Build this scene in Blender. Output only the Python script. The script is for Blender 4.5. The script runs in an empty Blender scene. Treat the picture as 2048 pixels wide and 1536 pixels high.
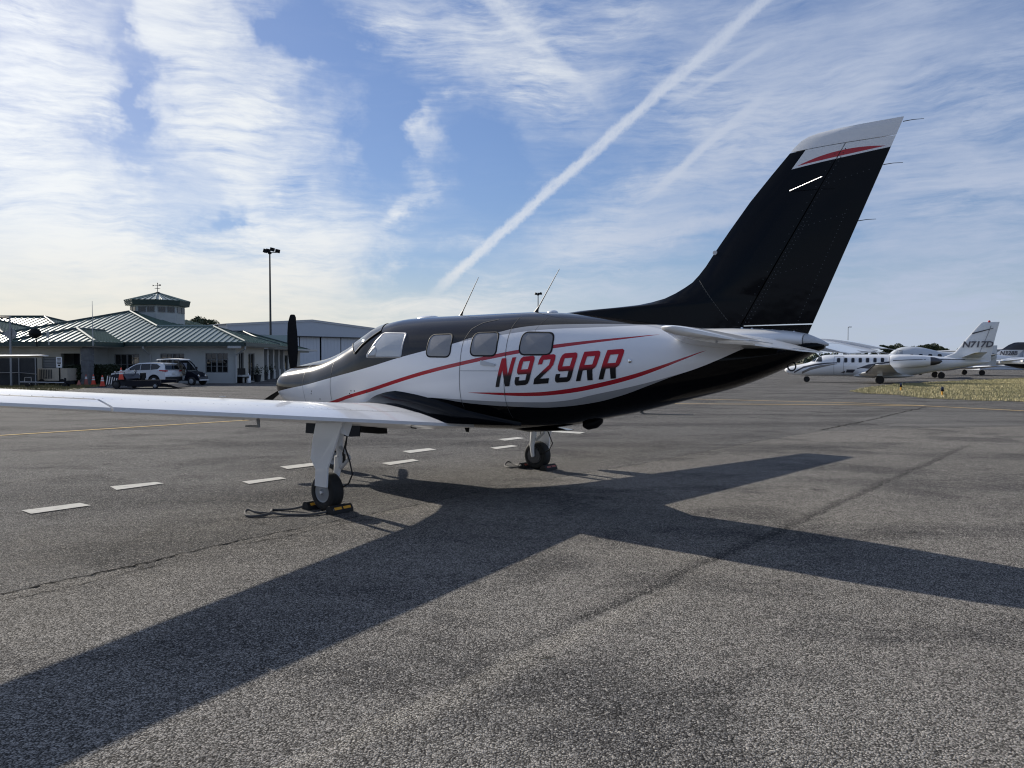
import bpy, bmesh, math, random
from mathutils import Vector, Matrix
from mathutils.geometry import tessellate_polygon
import numpy as np

random.seed(7)
rng = np.random.default_rng(7)
C = bpy.context.scene.collection
SC = bpy.context.scene
R = math.radians
PI = math.pi

# ---------------------------------------------------------------- camera
FOC, CAMH, HORV = 1455.9, 1.5736, 721.8          # focal length and horizon row in photograph pixels, eye height in metres
PITCH = math.atan((768 - HORV) / FOC)
cd = bpy.data.cameras.new('camera')
cam = bpy.data.objects.new('camera', cd)
C.objects.link(cam)
cd.sensor_width = 36
cd.lens = FOC / 2048 * 36
cd.clip_start = 0.05
cd.clip_end = 9000
cam.location = (0, 0, CAMH)
cam.rotation_euler = (R(90) - PITCH, 0, 0)
SC.camera = cam

# ---------------------------------------------------------------- plane pose and sun direction
HEAD = R(141.758)                                # heading of the propeller plane
FWD = Vector((math.cos(HEAD), math.sin(HEAD), 0))
LFT = Vector((-math.sin(HEAD), math.cos(HEAD), 0))
PLANE = Vector((-0.7881, 9.108, 0))              # ground point midway between its main wheels
SUN = (FWD * 2.2145 - LFT * 0.3125 + Vector((0, 0, 1))).normalized()
SUN_EL = math.asin(SUN.z)
SUN_AZ = math.atan2(SUN.x, SUN.y)

EXPOSURE = 1.0
SUN_STRENGTH = 3.3
SKY_STRENGTH = 0.1
sd = bpy.data.lights.new('sun', 'SUN')
sun = bpy.data.objects.new('sun', sd)
C.objects.link(sun)
sd.energy = SUN_STRENGTH
sd.angle = R(0.5)
sd.color = (1.0, 0.93, 0.82)
sun.rotation_euler = (-SUN).to_track_quat('-Z', 'Y').to_euler()
sun.location = (-40, 40, 40)
SC.cycles.filter_width = 1.15
SC.view_settings.view_transform = 'Standard'
SC.view_settings.look = 'None'
SC.view_settings.exposure = EXPOSURE
SC.view_settings.gamma = 1
SC.view_settings.use_curve_mapping = False

def ray(u, v):
    a = (u - 1024) / FOC; b = (768 - v) / FOC
    c, s = math.cos(PITCH), math.sin(PITCH)
    return Vector((a, c + s * b, -s + c * b))
def G(u, v, z=0.0):                              # ground point seen at a photograph pixel
    r = ray(u, v); t = (z - CAMH) / r.z
    return Vector((r.x * t, r.y * t, z))
def D(u, v, Y):                                  # point seen at a pixel, Y metres ahead
    r = ray(u, v); t = Y / r.y
    return Vector((r.x * t, Y, CAMH + r.z * t))
def azel(u, v):
    r = ray(u, v).normalized()
    return math.degrees(math.atan2(r.x, r.y)), math.degrees(math.asin(r.z))

# ---------------------------------------------------------------- node helper
class NT:
    def __init__(s, tree): s.t = tree; s.n = tree.nodes; s.l = tree.links
    def put(s, sock, v):
        if v is None: return
        if isinstance(v, bpy.types.NodeSocket): s.l.new(v, sock)
        elif isinstance(v, (tuple, list)) and hasattr(sock.default_value, '__len__') and len(sock.default_value) == 4 and len(v) == 3:
            sock.default_value = (*v, 1)
        else: sock.default_value = v
    def node(s, typ, ins=None, **attr):
        n = s.n.new(typ)
        for k, v in attr.items(): setattr(n, k, v)
        for k, v in (ins or {}).items(): s.put(n.inputs[k], v)
        return n
    def m(s, op, a, b=None, c=None, clamp=False):
        n = s.n.new('ShaderNodeMath'); n.operation = op; n.use_clamp = clamp
        for i, v in enumerate((a, b, c)): s.put(n.inputs[i], v)
        return n.outputs[0]
    def vm(s, op, a, b=None, scale=None, out=0):
        n = s.n.new('ShaderNodeVectorMath'); n.operation = op
        s.put(n.inputs[0], a); s.put(n.inputs[1], b)
        if scale is not None: s.put(n.inputs[3], scale)
        return n.outputs[out]
    def mix(s, f, a, b, blend='MIX'):
        n = s.n.new('ShaderNodeMix'); n.data_type = 'RGBA'; n.blend_type = blend
        s.put(n.inputs[0], f); s.put(n.inputs[6], a); s.put(n.inputs[7], b)
        return n.outputs[2]
    def smooth(s, x, lo, hi, a=0.0, b=1.0, kind='SMOOTHSTEP'):
        n = s.n.new('ShaderNodeMapRange'); n.interpolation_type = kind
        for i, v in enumerate((x, lo, hi, a, b)): s.put(n.inputs[i], v)
        return n.outputs[0]
    def noise(s, vec, scale, detail=4, rough=0.55, dist=0.0, out=0):
        n = s.n.new('ShaderNodeTexNoise'); s.put(n.inputs['Vector'], vec)
        n.inputs['Scale'].default_value = scale; n.inputs['Detail'].default_value = detail
        n.inputs['Roughness'].default_value = rough; n.inputs['Distortion'].default_value = dist
        return n.outputs[out]
    def mapping(s, vec, loc=(0, 0, 0), rot=(0, 0, 0), scale=(1, 1, 1), kind='POINT'):
        n = s.n.new('ShaderNodeMapping'); n.vector_type = kind; s.put(n.inputs[0], vec)
        n.inputs[1].default_value = loc; n.inputs[2].default_value = rot; n.inputs[3].default_value = scale
        return n.outputs[0]
    def xyz(s, vec):
        n = s.n.new('ShaderNodeSeparateXYZ'); s.put(n.inputs[0], vec); return n.outputs
    def comb(s, x, y, z):
        n = s.n.new('ShaderNodeCombineXYZ')
        for i, v in enumerate((x, y, z)): s.put(n.inputs[i], v)
        return n.outputs[0]

# ---------------------------------------------------------------- sky with cirrus and contrails
world = bpy.data.worlds.new('World')
SC.world = world
world.use_nodes = True
world.node_tree.nodes.clear()
T = NT(world.node_tree)
def build_sky():
    sky = T.node('ShaderNodeTexSky', sky_type='NISHITA', sun_disc=False, sun_elevation=SUN_EL, sun_rotation=SUN_AZ,
                 air_density=1.0, dust_density=0.25, ozone_density=2.5, altitude=0)
    d = T.node('ShaderNodeTexCoord').outputs['Generated']
    d = T.vm('NORMALIZE', d)
    x, y, z = T.xyz(d)
    az = T.m('MULTIPLY', T.m('ARCTAN2', x, y), 57.2958)
    el = T.m('MULTIPLY', T.m('ARCSINE', z), 57.2958)
    ae = T.comb(az, el, 0.0)
    wb = T.vm('SUBTRACT', T.noise(T.mapping(ae, loc=(5, 1, 0), scale=(.30, .36, 1)), 1.0, 4, .6, out=1), (.5, .5, .5))
    wb2 = T.vm('SUBTRACT', T.noise(T.mapping(ae, loc=(9, 4, 0), scale=(.07, .09, 1)), 1.0, 2, .5, out=1), (.5, .5, .5))
    aeb = T.vm('ADD', ae, T.vm('ADD', T.vm('MULTIPLY', wb, (7.5, 3.6, 0)), T.vm('MULTIPLY', wb2, (9, 6, 0))))
    # soft large sheets: centre pixel, radii in degrees, tilt, weight
    sheets = [((20, 150), 8.5, 13, 0, 1.0), ((60, 400), 9, 8, 0, 1.0), ((130, 250), 6, 9, -10, .55), ((20, 600), 24, 5, 2, 1.0),
              ((300, 60), 5, 8, -8, .9), ((390, 170), 7, 8, -12, .95), ((470, 60), 6, 3.5, 5, .6), ((520, 210), 7, 3.4, 12, .6), ((590, 150), 4, 1.5, 14, .35), ((440, 290), 6, 5, -20, .7), ((600, 290), 7, 2.4, 14, .5),
              ((250, 380), 6, 2, 14, .5), ((180, 470), 10, 3, 6, .6), ((480, 345), 3.4, 1.8, 4, .75), ((490, 395), 2.6, 2.4, -30, .7), ((640, 350), 3.5, 1.6, 15, .5), ((590, 420), 6, 2.6, 12, .55),
              ((480, 500), 14, 5, 6, .95), ((650, 450), 8, 3.4, 24, .8), ((800, 395), 4.2, 1.1, 30, .7), ((640, 540), 9, 4, 22, .7), ((300, 560), 14, 4, 0, .6),
              ((640, 640), 24, 2.6, 0, .7), ((862, 262), 2.3, 2.2, -15, .8), ((855, 315), 1.2, 1.8, 12, .25), ((925, 195), 1.4, .9, 30, .3),
              ((760, 50), 8, 4, -25, .4), ((930, 60), 9, 4, -30, .55), ((1080, 130), 8, 5, -38, .55), ((1190, 200), 5, 3, -38, .35), ((1250, 40), 14, 5, 5, .45), ((1010, 15), 2.4, 2, -30, .4),
              ((1400, 160), 9, 4, 35, .4), ((1740, 120), 17, 9, 15, .95), ((1560, 260), 10, 6, 38, .65), ((1280, 430), 9, 3.0, 22, .75), ((1130, 470), 8, 2.6, 14, .6),
              ((1430, 330), 9, 3, 40, .45), ((1360, 460), 9, 1.8, 16, .6), ((1900, 330), 12, 6, 10, .85), ((1950, 480), 14, 6, 6, .85), ((1200, 570), 16, 3.2, 2, .5), ((930, 470), 2.6, 1.2, 8, .5),
              ((245, 210), 3.0, 7, 10, -1.15), ((250, 60), 2.2, 4, 0, -.6), ((620, 90), 5, 3, 10, -.9), ((760, 250), 4.5, 4, 0, -.7), ((1000, 330), 4, 4, 0, -.7), ((800, 520), 3, 3, 20, -.5), ((420, 400), 2.6, 1.3, 10, -.7),
              ((1850, 620), 20, 5, 0, .6), ((940, 610), 8, 2, 4, .5)]
    acc = None
    for (c, rx, ry, tilt, w) in sheets:
        a, e = azel(*c)
        p = T.mapping(aeb, (a, e, 0), (0, 0, R(tilt)), (rx * 1.25, ry * 1.25, 1), 'TEXTURE')
        g = T.node('ShaderNodeTexGradient', {'Vector': p}, gradient_type='QUADRATIC_SPHERE')
        q = T.m('MULTIPLY', g.outputs['Fac'], w * 1.15)
        acc = q if acc is None else T.m('ADD', acc, q)
    # the rest of the sky outside the frame: broken cirrus of the same kind
    rest = T.smooth(T.m('ABSOLUTE', az), 34, 55)
    high = T.smooth(el, 26, 40)
    rest = T.m('MAXIMUM', rest, high)
    big = T.noise(T.vm('MULTIPLY', d, (1, 1, 1.6)), 2.2, 3, .5)
    acc = T.m('ADD', acc, T.m('MULTIPLY', rest, T.smooth(big, .32, .75, 0, .85)))
    hazeband = T.smooth(el, 0, 7, .42, 0)
    acc = T.m('ADD', acc, hazeband)
    acc = T.m('MAXIMUM', T.m('ADD', acc, .15), 0.0)
    acc = T.m('MULTIPLY', T.m('SUBTRACT', 1.0, T.m('EXPONENT', T.m('MULTIPLY', acc, -1.25))), 1.06)
    # streaks: high-sheared filaments, rising to the right
    wv = T.noise(T.mapping(ae, scale=(.09, .12, 1)), 1.0, 3, .55, out=1)
    wv = T.vm('MULTIPLY', T.vm('SUBTRACT', wv, (.5, .5, .5)), (5, 2.6, 0))
    ae2 = T.vm('ADD', ae, wv)
    s1 = T.noise(T.mapping(ae2, rot=(0, 0, R(-9)), scale=(.07, .42, 1)), 1.0, 7, .60, .15)
    s2 = T.noise(T.mapping(ae2, loc=(3, 7, 0), rot=(0, 0, R(-27)), scale=(.13, .85, 1)), 1.0, 8, .64, .2)
    s3 = T.noise(T.mapping(ae2, loc=(13, 2, 0), rot=(0, 0, R(-14)), scale=(.36, 2.0, 1)), 1.0, 6, .68, .25)
    n = T.m('ADD', T.m('MULTIPLY', s1, .32), T.m('ADD', T.m('MULTIPLY', s2, .38), T.m('MULTIPLY', s3, .30)))
    n = T.m('SUBTRACT', n, .5)
    amp = T.smooth(acc, 0.05, .7, .9, 3.1, 'LINEAR')
    amp = T.m('MULTIPLY', amp, T.smooth(T.noise(T.mapping(ae, loc=(2, 8, 0), scale=(.10, .16, 1)), 1.0, 3, .55), .34, .64, .45, 1.35))
    dens = T.m('ADD', acc, T.m('MULTIPLY', n, amp))
    alpha = T.smooth(dens, -.02, 1.25, 0, .97)
    # contrails: straight trails (great circles), puffy edges
    def trail(p0, p1, width, strength, fade0, fade1, rag=.6):
        a = ray(*p0).normalized(); b = ray(*p1).normalized()
        nrm = a.cross(b).normalized(); tng = (b - a * a.dot(b)).normalized()
        L = math.acos(max(-1, min(1, a.dot(b))))
        t = T.m('DIVIDE', T.m('ARCTAN2', T.vm('DOT_PRODUCT', d, tuple(tng), out=1), T.vm('DOT_PRODUCT', d, tuple(a), out=1)), L)
        dist = T.vm('DOT_PRODUCT', d, tuple(nrm), out=1)
        rg = T.noise(d, 58, 7, .72)
        rg2 = T.noise(d, 9, 2, .5)
        dist = T.m('ADD', dist, T.m('MULTIPLY', T.m('SUBTRACT', rg2, .5), R(width) * .9))
        dist = T.m('DIVIDE', T.m('ABSOLUTE', dist), R(width))
        dist = T.m('ADD', dist, T.m('MULTIPLY', T.m('SUBTRACT', rg, .5), rag * 3.0))
        k = T.smooth(dist, .25, 1.1, 1, 0)
        k = T.m('MULTIPLY', k, T.smooth(t, fade0[0], fade0[1]))
        k = T.m('MULTIPLY', k, T.smooth(t, fade1[0], fade1[1], 1, 0))
        k = T.m('MULTIPLY', k, T.smooth(rg, .25, .6, .55, 1))
        return T.m('MULTIPLY', k, strength)
    trails = [trail((850, 602), (1530, 0), .54, .84, (-.02, .12), (2.0, 2.6)),
              trail((1300, 390), (1560, 165), .46, .85, (-.2, .30), (.75, 1.05), .5),
              trail((1120, 505), (1480, 432), .75, .62, (-.3, .3), (.9, 1.3), .35),
              trail((1340, 210), (1545, 88), .35, .55, (-.2, .4), (.85, 1.1), .4),
              trail((960, -20), (1230, 235), .7, .45, (-.3, .1), (.6, 1.05), .5),
              trail((1700, 402), (2100, 335), .6, .42, (-.2, .3), (1.2, 1.6), .3)]
    for k in trails:
        alpha = T.m('SUBTRACT', 1.0, T.m('MULTIPLY', T.m('SUBTRACT', 1.0, alpha), T.m('SUBTRACT', 1.0, k)))
    # cloud radiance: brighter and warmer towards the sun (forward scattering)
    mu = T.m('MAXIMUM', T.vm('DOT_PRODUCT', d, tuple(SUN), out=1), 0)
    glow = T.m('POWER', mu, 5)
    glow2 = T.m('POWER', mu, 40)
    base = T.mix(T.smooth(mu, .45, .95), (2.3, 2.65, 3.4), (4.4, 4.55, 4.65))
    base = T.mix(T.m('MULTIPLY', T.smooth(el, 0, 11, 1, 0), T.smooth(mu, .55, .92)), base, (4.3, 4.05, 3.45))
    cl = T.mix(1.0, base, T.comb(glow2, glow2, glow2), 'ADD')
    blue = T.mix(1.0, sky.outputs[0], SKYTINT, 'MULTIPLY')
    lum = T.vm('DOT_PRODUCT', blue, (.2, .4, .4), out=1)
    blue = T.vm('SCALE', blue, scale=T.m('DIVIDE', 1.0, T.m('ADD', 1.0, T.m('DIVIDE', lum, 6.0))))
    blue = T.mix(T.smooth(el, -1, 9, .85, 0), blue, T.mix(T.smooth(mu, .6, .95), (2.35, 2.75, 3.35), (3.9, 3.85, 3.5)))
    col = T.mix(alpha, blue, cl)
    bg = T.node('ShaderNodeBackground', {'Color': col, 'Strength': SKY_STRENGTH})
    out = T.node('ShaderNodeOutputWorld')
    T.l.new(bg.outputs[0], out.inputs[0])
SKYTINT = (.64, .66, .78)
build_sky()
world.cycles.sampling_method = 'MANUAL'
world.cycles.sample_map_resolution = 1024

# ================================================================ mesh helpers
class MB:
    def __init__(s): s.v = []; s.f = []
    def add(s, vs, fs):
        o = len(s.v); s.v.extend(tuple(p) for p in vs); s.f.extend(tuple(i + o for i in f) for f in fs); return s
    def box(s, c, d, rz=0.0, ry=0.0):
        m = Matrix.Rotation(rz, 3, 'Z') @ Matrix.Rotation(ry, 3, 'Y')
        vs = [m @ Vector((x * d[0] / 2, y * d[1] / 2, z * d[2] / 2)) + Vector(c) for x in (-1, 1) for y in (-1, 1) for z in (-1, 1)]
        return s.add(vs, [(0, 1, 3, 2), (4, 6, 7, 5), (0, 4, 5, 1), (2, 3, 7, 6), (0, 2, 6, 4), (1, 5, 7, 3)])
    def span(s, a, b): return s.box([(p + q) / 2 for p, q in zip(a, b)], [abs(q - p) for p, q in zip(a, b)])
    def loft(s, rings, cap=(True, True), closed=True):
        n = len(rings[0]); vs = [p for r in rings for p in r]; fs = []
        for i in range(len(rings) - 1):
            for j in range(n if closed else n - 1):
                k = (j + 1) % n
                fs.append((i * n + j, i * n + k, (i + 1) * n + k, (i + 1) * n + j))
        if cap[0]: fs.append(tuple(reversed(range(n))))
        if cap[1]: fs.append(tuple(range((len(rings) - 1) * n, len(rings) * n)))
        return s.add(vs, fs)
    def tube(s, pts, r, n=8, cap=True):
        pts = [Vector(p) for p in pts]; rs = r if isinstance(r, (list, tuple)) else [r] * len(pts)
        rings = []; up = None
        for i, p in enumerate(pts):
            t = (pts[min(i + 1, len(pts) - 1)] - pts[max(i - 1, 0)]).normalized()
            if up is None: up = t.orthogonal().normalized()
            a = (up - t * up.dot(t)); a = a.normalized() if a.length > 1e-6 else t.orthogonal().normalized(); up = a
            b = t.cross(a)
            rings.append([p + (a * math.cos(2 * PI * k / n) + b * math.sin(2 * PI * k / n)) * rs[i] for k in range(n)])
        return s.loft(rings, (cap, cap))
    def lathe(s, prof, c=(0, 0, 0), axis='Z', n=24, cap=(True, True)):
        rings = []
        for r, h in prof:
            ring = []
            for k in range(n):
                a = 2 * PI * k / n; p = (r * math.cos(a), r * math.sin(a), h)
                if axis == 'X': p = (p[2], p[0], p[1])
                elif axis == 'Y': p = (p[1], p[2], p[0])
                ring.append((p[0] + c[0], p[1] + c[1], p[2] + c[2]))
            rings.append(ring)
        return s.loft(rings, cap)
    def prism(s, poly, lo, hi, axis='Z'):
        def P(a, b, h): return {'Z': (a, b, h), 'Y': (a, h, b), 'X': (h, a, b)}[axis]
        return s.loft([[P(a, b, lo) for a, b in poly], [P(a, b, hi) for a, b in poly]])
    def profile(s, pts):                          # (x, z, half width) outline -> solid symmetric about y = 0
        return s.loft([[(x, -w, z) for x, z, w in pts], [(x, w, z) for x, z, w in pts]])

def obj(name, mb, mat, parent=None, smooth=None, loc=None, rz=None):
    me = bpy.data.meshes.new(name)
    me.from_pydata([tuple(v) for v in mb.v], [], mb.f)
    bm = bmesh.new(); bm.from_mesh(me); bmesh.ops.recalc_face_normals(bm, faces=bm.faces); bm.to_mesh(me); bm.free()
    return link(name, me, mat, parent, smooth, loc, rz)
def link(name, me, mat, parent=None, smooth=None, loc=None, rz=None):
    if mat is not None: me.materials.append(mat)
    if smooth is not None:
        me.polygons.foreach_set('use_smooth', [True] * len(me.polygons))
        me.set_sharp_from_angle(angle=R(smooth))
    o = bpy.data.objects.new(name, me); C.objects.link(o)
    if parent is not None: o.parent = parent
    if loc is not None: o.location = loc
    if rz is not None: o.rotation_euler = (0, 0, rz)
    return o
def tag(o, label=None, cat=None, group=None, kind=None):
    for k, v in (('label', label), ('category', cat), ('group', group), ('kind', kind)):
        if v: o[k] = v
    return o
def thing(name, label, cat, loc=(0, 0, 0), rz=0.0, group=None):
    o = bpy.data.objects.new(name, None); C.objects.link(o)
    o.location = loc; o.rotation_euler = (0, 0, rz); o.empty_display_size = .3
    return tag(o, label, cat, group)
def dup(o, loc=None, rz=None, label=None, parent=None):
    c = o.copy(); C.objects.link(c)
    if parent is not None: c.parent = parent
    for ch in list(o.children): dup(ch, parent=c)
    if loc is not None: c.location = loc
    if rz is not None: c.rotation_euler = (0, 0, rz)
    if label: c['label'] = label
    return c

# ================================================================ materials
def mat(name, col, rough=.5, metal=0.0, var=0.0, vscale=3.0, bump=0.0, bscale=20.0, coat=0.0, spec=.5, emit=None, dirt=None, trans=0.0):
    m = bpy.data.materials.new(name); m.use_nodes = True; m.node_tree.nodes.clear(); t = NT(m.node_tree)
    p = t.node('ShaderNodeBsdfPrincipled'); out = t.node('ShaderNodeOutputMaterial'); t.l.new(p.outputs[0], out.inputs[0])
    co = t.node('ShaderNodeTexCoord').outputs['Object']
    c = (*col, 1)
    if var:
        n = t.noise(co, vscale, 5, .6)
        c = t.mix(n, tuple(v * (1 - var) for v in col), tuple(min(1, v * (1 + var)) for v in col))
    if dirt:
        n = t.smooth(t.noise(co, dirt[1], 6, .65), .5, .72)
        c = t.mix(t.m('MULTIPLY', n, dirt[2]), c, dirt[0])
    t.put(p.inputs['Base Color'], c)
    p.inputs['Roughness'].default_value = rough; p.inputs['Metallic'].default_value = metal
    p.inputs['Coat Weight'].default_value = coat; p.inputs['Coat Roughness'].default_value = .04
    p.inputs['Specular IOR Level'].default_value = spec
    p.inputs['Transmission Weight'].default_value = trans
    if bump:
        b = t.node('ShaderNodeBump', {'Height': t.noise(co, bscale, 4, .6), 'Strength': bump, 'Distance': .02})
        t.l.new(b.outputs[0], p.inputs['Normal'])
    m['bsdf'] = p.name
    return m
M = {}
M['white'] = mat('white_paint', (.78, .79, .80), .28, coat=.6, bump=.012, bscale=1.6)
M['whitewing'] = mat('white_wing_paint', (.80, .80, .80), .30, coat=.5, bump=.02, bscale=2.2, dirt=((.62, .60, .57), 1.7, .35))
M['black'] = mat('black_paint', (.0025, .003, .004), .07, spec=.16, bump=.02, bscale=1.3)
M['rubber'] = mat('rubber', (.012, .012, .012), .75, var=.3, vscale=14, bump=.3, bscale=60)
M['steel'] = mat('bare_steel', (.45, .45, .44), .34, 1.0, var=.2, vscale=9)
M['chrome'] = mat('bright_steel', (.7, .7, .7), .15, 1.0)
M['grey'] = mat('grey_paint', (.26, .27, .28), .42, var=.08, vscale=5)
M['lightgrey'] = mat('light_grey_paint', (.5, .51, .52), .38, var=.05, vscale=5)
M['darkgrey'] = mat('dark_grey_plastic', (.03, .032, .035), .5, var=.15, vscale=8)
M['seam'] = mat('seam_shadow_gap', (.03, .032, .036), .6)
M['blackmatte'] = mat('matte_black', (.004, .0045, .006), .5, var=.2, vscale=10, spec=.15)
M['glass'] = mat('tinted_glass', (.012, .014, .016), .03, spec=.6)
M['navy'] = mat('navy_paint', (.004, .006, .014), .3, spec=.22, var=.2, vscale=6)
M['orange'] = mat('cone_orange', (.72, .07, .03), .55, var=.12, vscale=9, dirt=((.12, .06, .05), 6, .5))
M['orange_faded'] = mat('faded_cone_orange', (.42, .13, .10), .65, var=.15, vscale=9)
M['collar'] = mat('white_collar', (.72, .72, .70), .5, var=.1, vscale=9)
M['beige'] = mat('beige_sheet_metal', (.46, .41, .33), .5, var=.08, vscale=4, dirt=((.25, .21, .16), 3, .4))
M['red'] = mat('red_paint', (.42, .012, .018), .25, coat=.4)
M['yellow'] = mat('yellow_reflective', (.75, .36, .03), .45, var=.15, vscale=30)

def ground_mat(name, tintA, tintB, aggr=1.0, stain=1.0, joint=None):
    m = bpy.data.materials.new(name); m.use_nodes = True; m.node_tree.nodes.clear(); t = NT(m.node_tree)
    p = t.node('ShaderNodeBsdfPrincipled'); out = t.node('ShaderNodeOutputMaterial'); t.l.new(p.outputs[0], out.inputs[0])
    co = t.node('ShaderNodeTexCoord').outputs['Object']
    rot = t.mapping(co, rot=(0, 0, R(-38)), scale=(.16, .75, 1))
    big = t.noise(co, .16, 5, .6)
    strk = t.noise(rot, .55, 6, .62, .8)
    mid = t.noise(co, 1.3, 5, .65)
    fine = t.noise(co, 9, 4, .7)
    base = t.mix(t.smooth(big, .3, .7), tintA, tintB)
    k = t.smooth(strk, .47, .68)
    base = t.mix(t.m('MULTIPLY', k, .72 * stain), base, (.050, .050, .052))
    base = t.mix(t.m('MULTIPLY', t.smooth(mid, .53, .75), .50), base, (.062, .060, .058))
    base = t.mix(t.m('MULTIPLY', t.smooth(mid, .48, .25), .22), base, (.24, .22, .19))
    # soft dark wear patches and small oil spots
    pt = t.noise(t.mapping(co, loc=(4, 2, 0), rot=(0, 0, R(20)), scale=(.55, .8, 1)), 1.0, 4, .6, .4)
    base = t.mix(t.m('MULTIPLY', t.smooth(pt, .48, .66), .62 * stain), base, (.048, .048, .050))
    ov = t.node('ShaderNodeTexVoronoi', {'Vector': t.vm('ADD', co, t.vm('SCALE', t.noise(co, 5, 3, .6, out=1), scale=.12)), 'Scale': .7})
    base = t.mix(t.m('MULTIPLY', t.smooth(ov.outputs['Distance'], .10, .03), .5), base, (.030, .030, .031))
    if joint:
        a_, b_ = joint; dv = (b_ - a_).normalized(); nv = Vector((-dv.y, dv.x, 0))
        rel = t.vm('SUBTRACT', co, tuple(a_))
        q = t.m('ADD', t.vm('DOT_PRODUCT', rel, tuple(nv), out=1), t.m('MULTIPLY', t.m('SUBTRACT', t.noise(co, 1.1, 5, .7), .5), .30))
        al = t.vm('DOT_PRODUCT', rel, tuple(dv), out=1)
        fade = t.m('MULTIPLY', t.smooth(al, -1.6, .3), t.smooth(al, 10, 13, 1, 0))
        dk = t.m('MULTIPLY', t.m('MULTIPLY', t.smooth(q, .0, .05), t.smooth(q, .06, .20, 1, 0)), t.m('MULTIPLY', fade, .75))
        lt = t.m('MULTIPLY', t.m('MULTIPLY', t.smooth(q, -.22, -.08), t.smooth(q, -.03, .03, 1, 0)), t.m('MULTIPLY', t.smooth(al, 1.5, -.4), .40))
        base = t.mix(dk, base, (.050, .049, .048)); base = t.mix(lt, base, (.27, .25, .215))
    # aggregate: stones of 8 to 16 mm in a dark binder
    v1 = t.node('ShaderNodeTexVoronoi', {'Vector': co, 'Scale': 112.0, 'Randomness': 1.0})
    v2 = t.node('ShaderNodeTexVoronoi', {'Vector': t.vm('ADD', co, (3.3, 1.7, 0)), 'Scale': 190.0, 'Randomness': 1.0})
    hue = t.xyz(v1.outputs['Color'])
    shade = t.smooth(hue[0], 0, 1, .36, 1.66, 'LINEAR')
    shade = t.m('MULTIPLY', shade, t.smooth(t.xyz(v2.outputs['Color'])[1], 0, 1, .62, 1.38, 'LINEAR'))
    lightstone = t.smooth(hue[1], .88, .93)
    edge = t.smooth(v1.outputs['Distance'], .35, .72, 1.05, .24)
    shade = t.m('MULTIPLY', shade, edge)
    shade = t.m('MULTIPLY', shade, t.smooth(fine, .25, .75, .75, 1.25, 'LINEAR'))
    shade = t.m('MULTIPLY', shade, 1.30)
    shade = t.m('ADD', t.m('MULTIPLY', shade, aggr), 1 - aggr)
    c = t.mix(1.0, base, t.comb(shade, shade, shade), 'MULTIPLY')
    c = t.mix(t.m('MULTIPLY', lightstone, .72 * aggr), c, (.44, .41, .37))
    t.put(p.inputs['Base Color'], c)
    p.inputs['Roughness'].default_value = .95
    p.inputs['Specular IOR Level'].default_value = .03
    h = t.m('ADD', t.m('MULTIPLY', t.smooth(v1.outputs['Distance'], .1, .8, 1, 0), .55), t.m('MULTIPLY', hue[2], .45))
    h = t.m('ADD', h, t.m('MULTIPLY', t.smooth(v2.outputs['Distance'], .1, .8, 1, 0), .25))
    b = t.node('ShaderNodeBump', {'Height': h, 'Strength': .75, 'Distance': .0065})
    b2 = t.node('ShaderNodeBump', {'Height': mid, 'Strength': .35, 'Distance': .03, 'Normal': b.outputs[0]})
    t.l.new(b2.outputs[0], p.inputs['Normal'])
    return m
M['apron'] = ground_mat('apron_asphalt', (.122, .119, .115), (.156, .151, .144), .82, .9)
M['oldapron'] = ground_mat('worn_asphalt', (.148, .140, .129), (.202, .191, .174), .94, 1.0, (G(1240, 1217), G(1960, 885)))
M['lane'] = ground_mat('smooth_taxi_lane_asphalt', (.140, .137, .132), (.168, .164, .157), .6, .5)
M['crack'] = mat('crack_filler', (.028, .028, .027), 1.0, var=.4, vscale=12, spec=0.0)
M['joint'] = ground_mat('joint_asphalt', (.085, .082, .077), (.105, .10, .094), .95, .6)
def paint_mat(name, col):
    m = mat(name, col, .95, var=.16, vscale=40, bump=.6, bscale=120, spec=.04, dirt=(tuple(c * .55 for c in col), 9, .6))
    return m
M['dash'] = paint_mat('white_road_paint', (.55, .535, .49))
M['taxi'] = paint_mat('faded_yellow_road_paint', (.62, .46, .23))

# ================================================================ ground
def poly_sheet(name, pts, z, mat_, parent=None, kind=None):
    mb = MB(); mb.add([(p[0], p[1], z) for p in pts], [tuple(range(len(pts)))])
    o = obj(name, mb, mat_, parent)
    if o.data.polygons[0].normal.z < 0: o.data.flip_normals()
    return tag(o, kind=kind)
M['earth'] = mat('dry_grass_earth', (.085, .075, .035), .9, var=.4, vscale=.8, bump=.4, bscale=30)
ground = poly_sheet('ground', [(-3500, -1500), (3500, -1500), (3500, 6000), (-3500, 6000)], -.03, M['earth'], kind='structure')
apron = poly_sheet('apron', [(-160, -60), (220, -60), (220, 150), (-160, 150)], 0, M['apron'], kind='structure')
seam_px = [(-500, 1290), (0, 1190), (250, 1137), (480, 1082), (700, 1038), (960, 985), (1100, 958), (1280, 929), (1400, 905), (1520, 882), (1640, 863), (1760, 858), (2048, 853), (2500, 848)]
def rough_line(pts, step, amp):
    out = []
    for a, b in zip(pts[:-1], pts[1:]):
        n = max(1, int((b - a).length / step)); nrm = Vector((-(b - a).y, (b - a).x, 0)).normalized()
        for i in range(n): out.append(a.lerp(b, i / n) + nrm * random.uniform(-amp, amp))
    return out + [pts[-1]]
seam_w = [G(*p) for p in seam_px]
seam_r = rough_line(seam_w, .06, .012)
slab = poly_sheet('old_apron', seam_r + [Vector((60, -30, 0)), Vector((-60, -30, 0))], .004, M['oldapron'], kind='structure')
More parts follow.
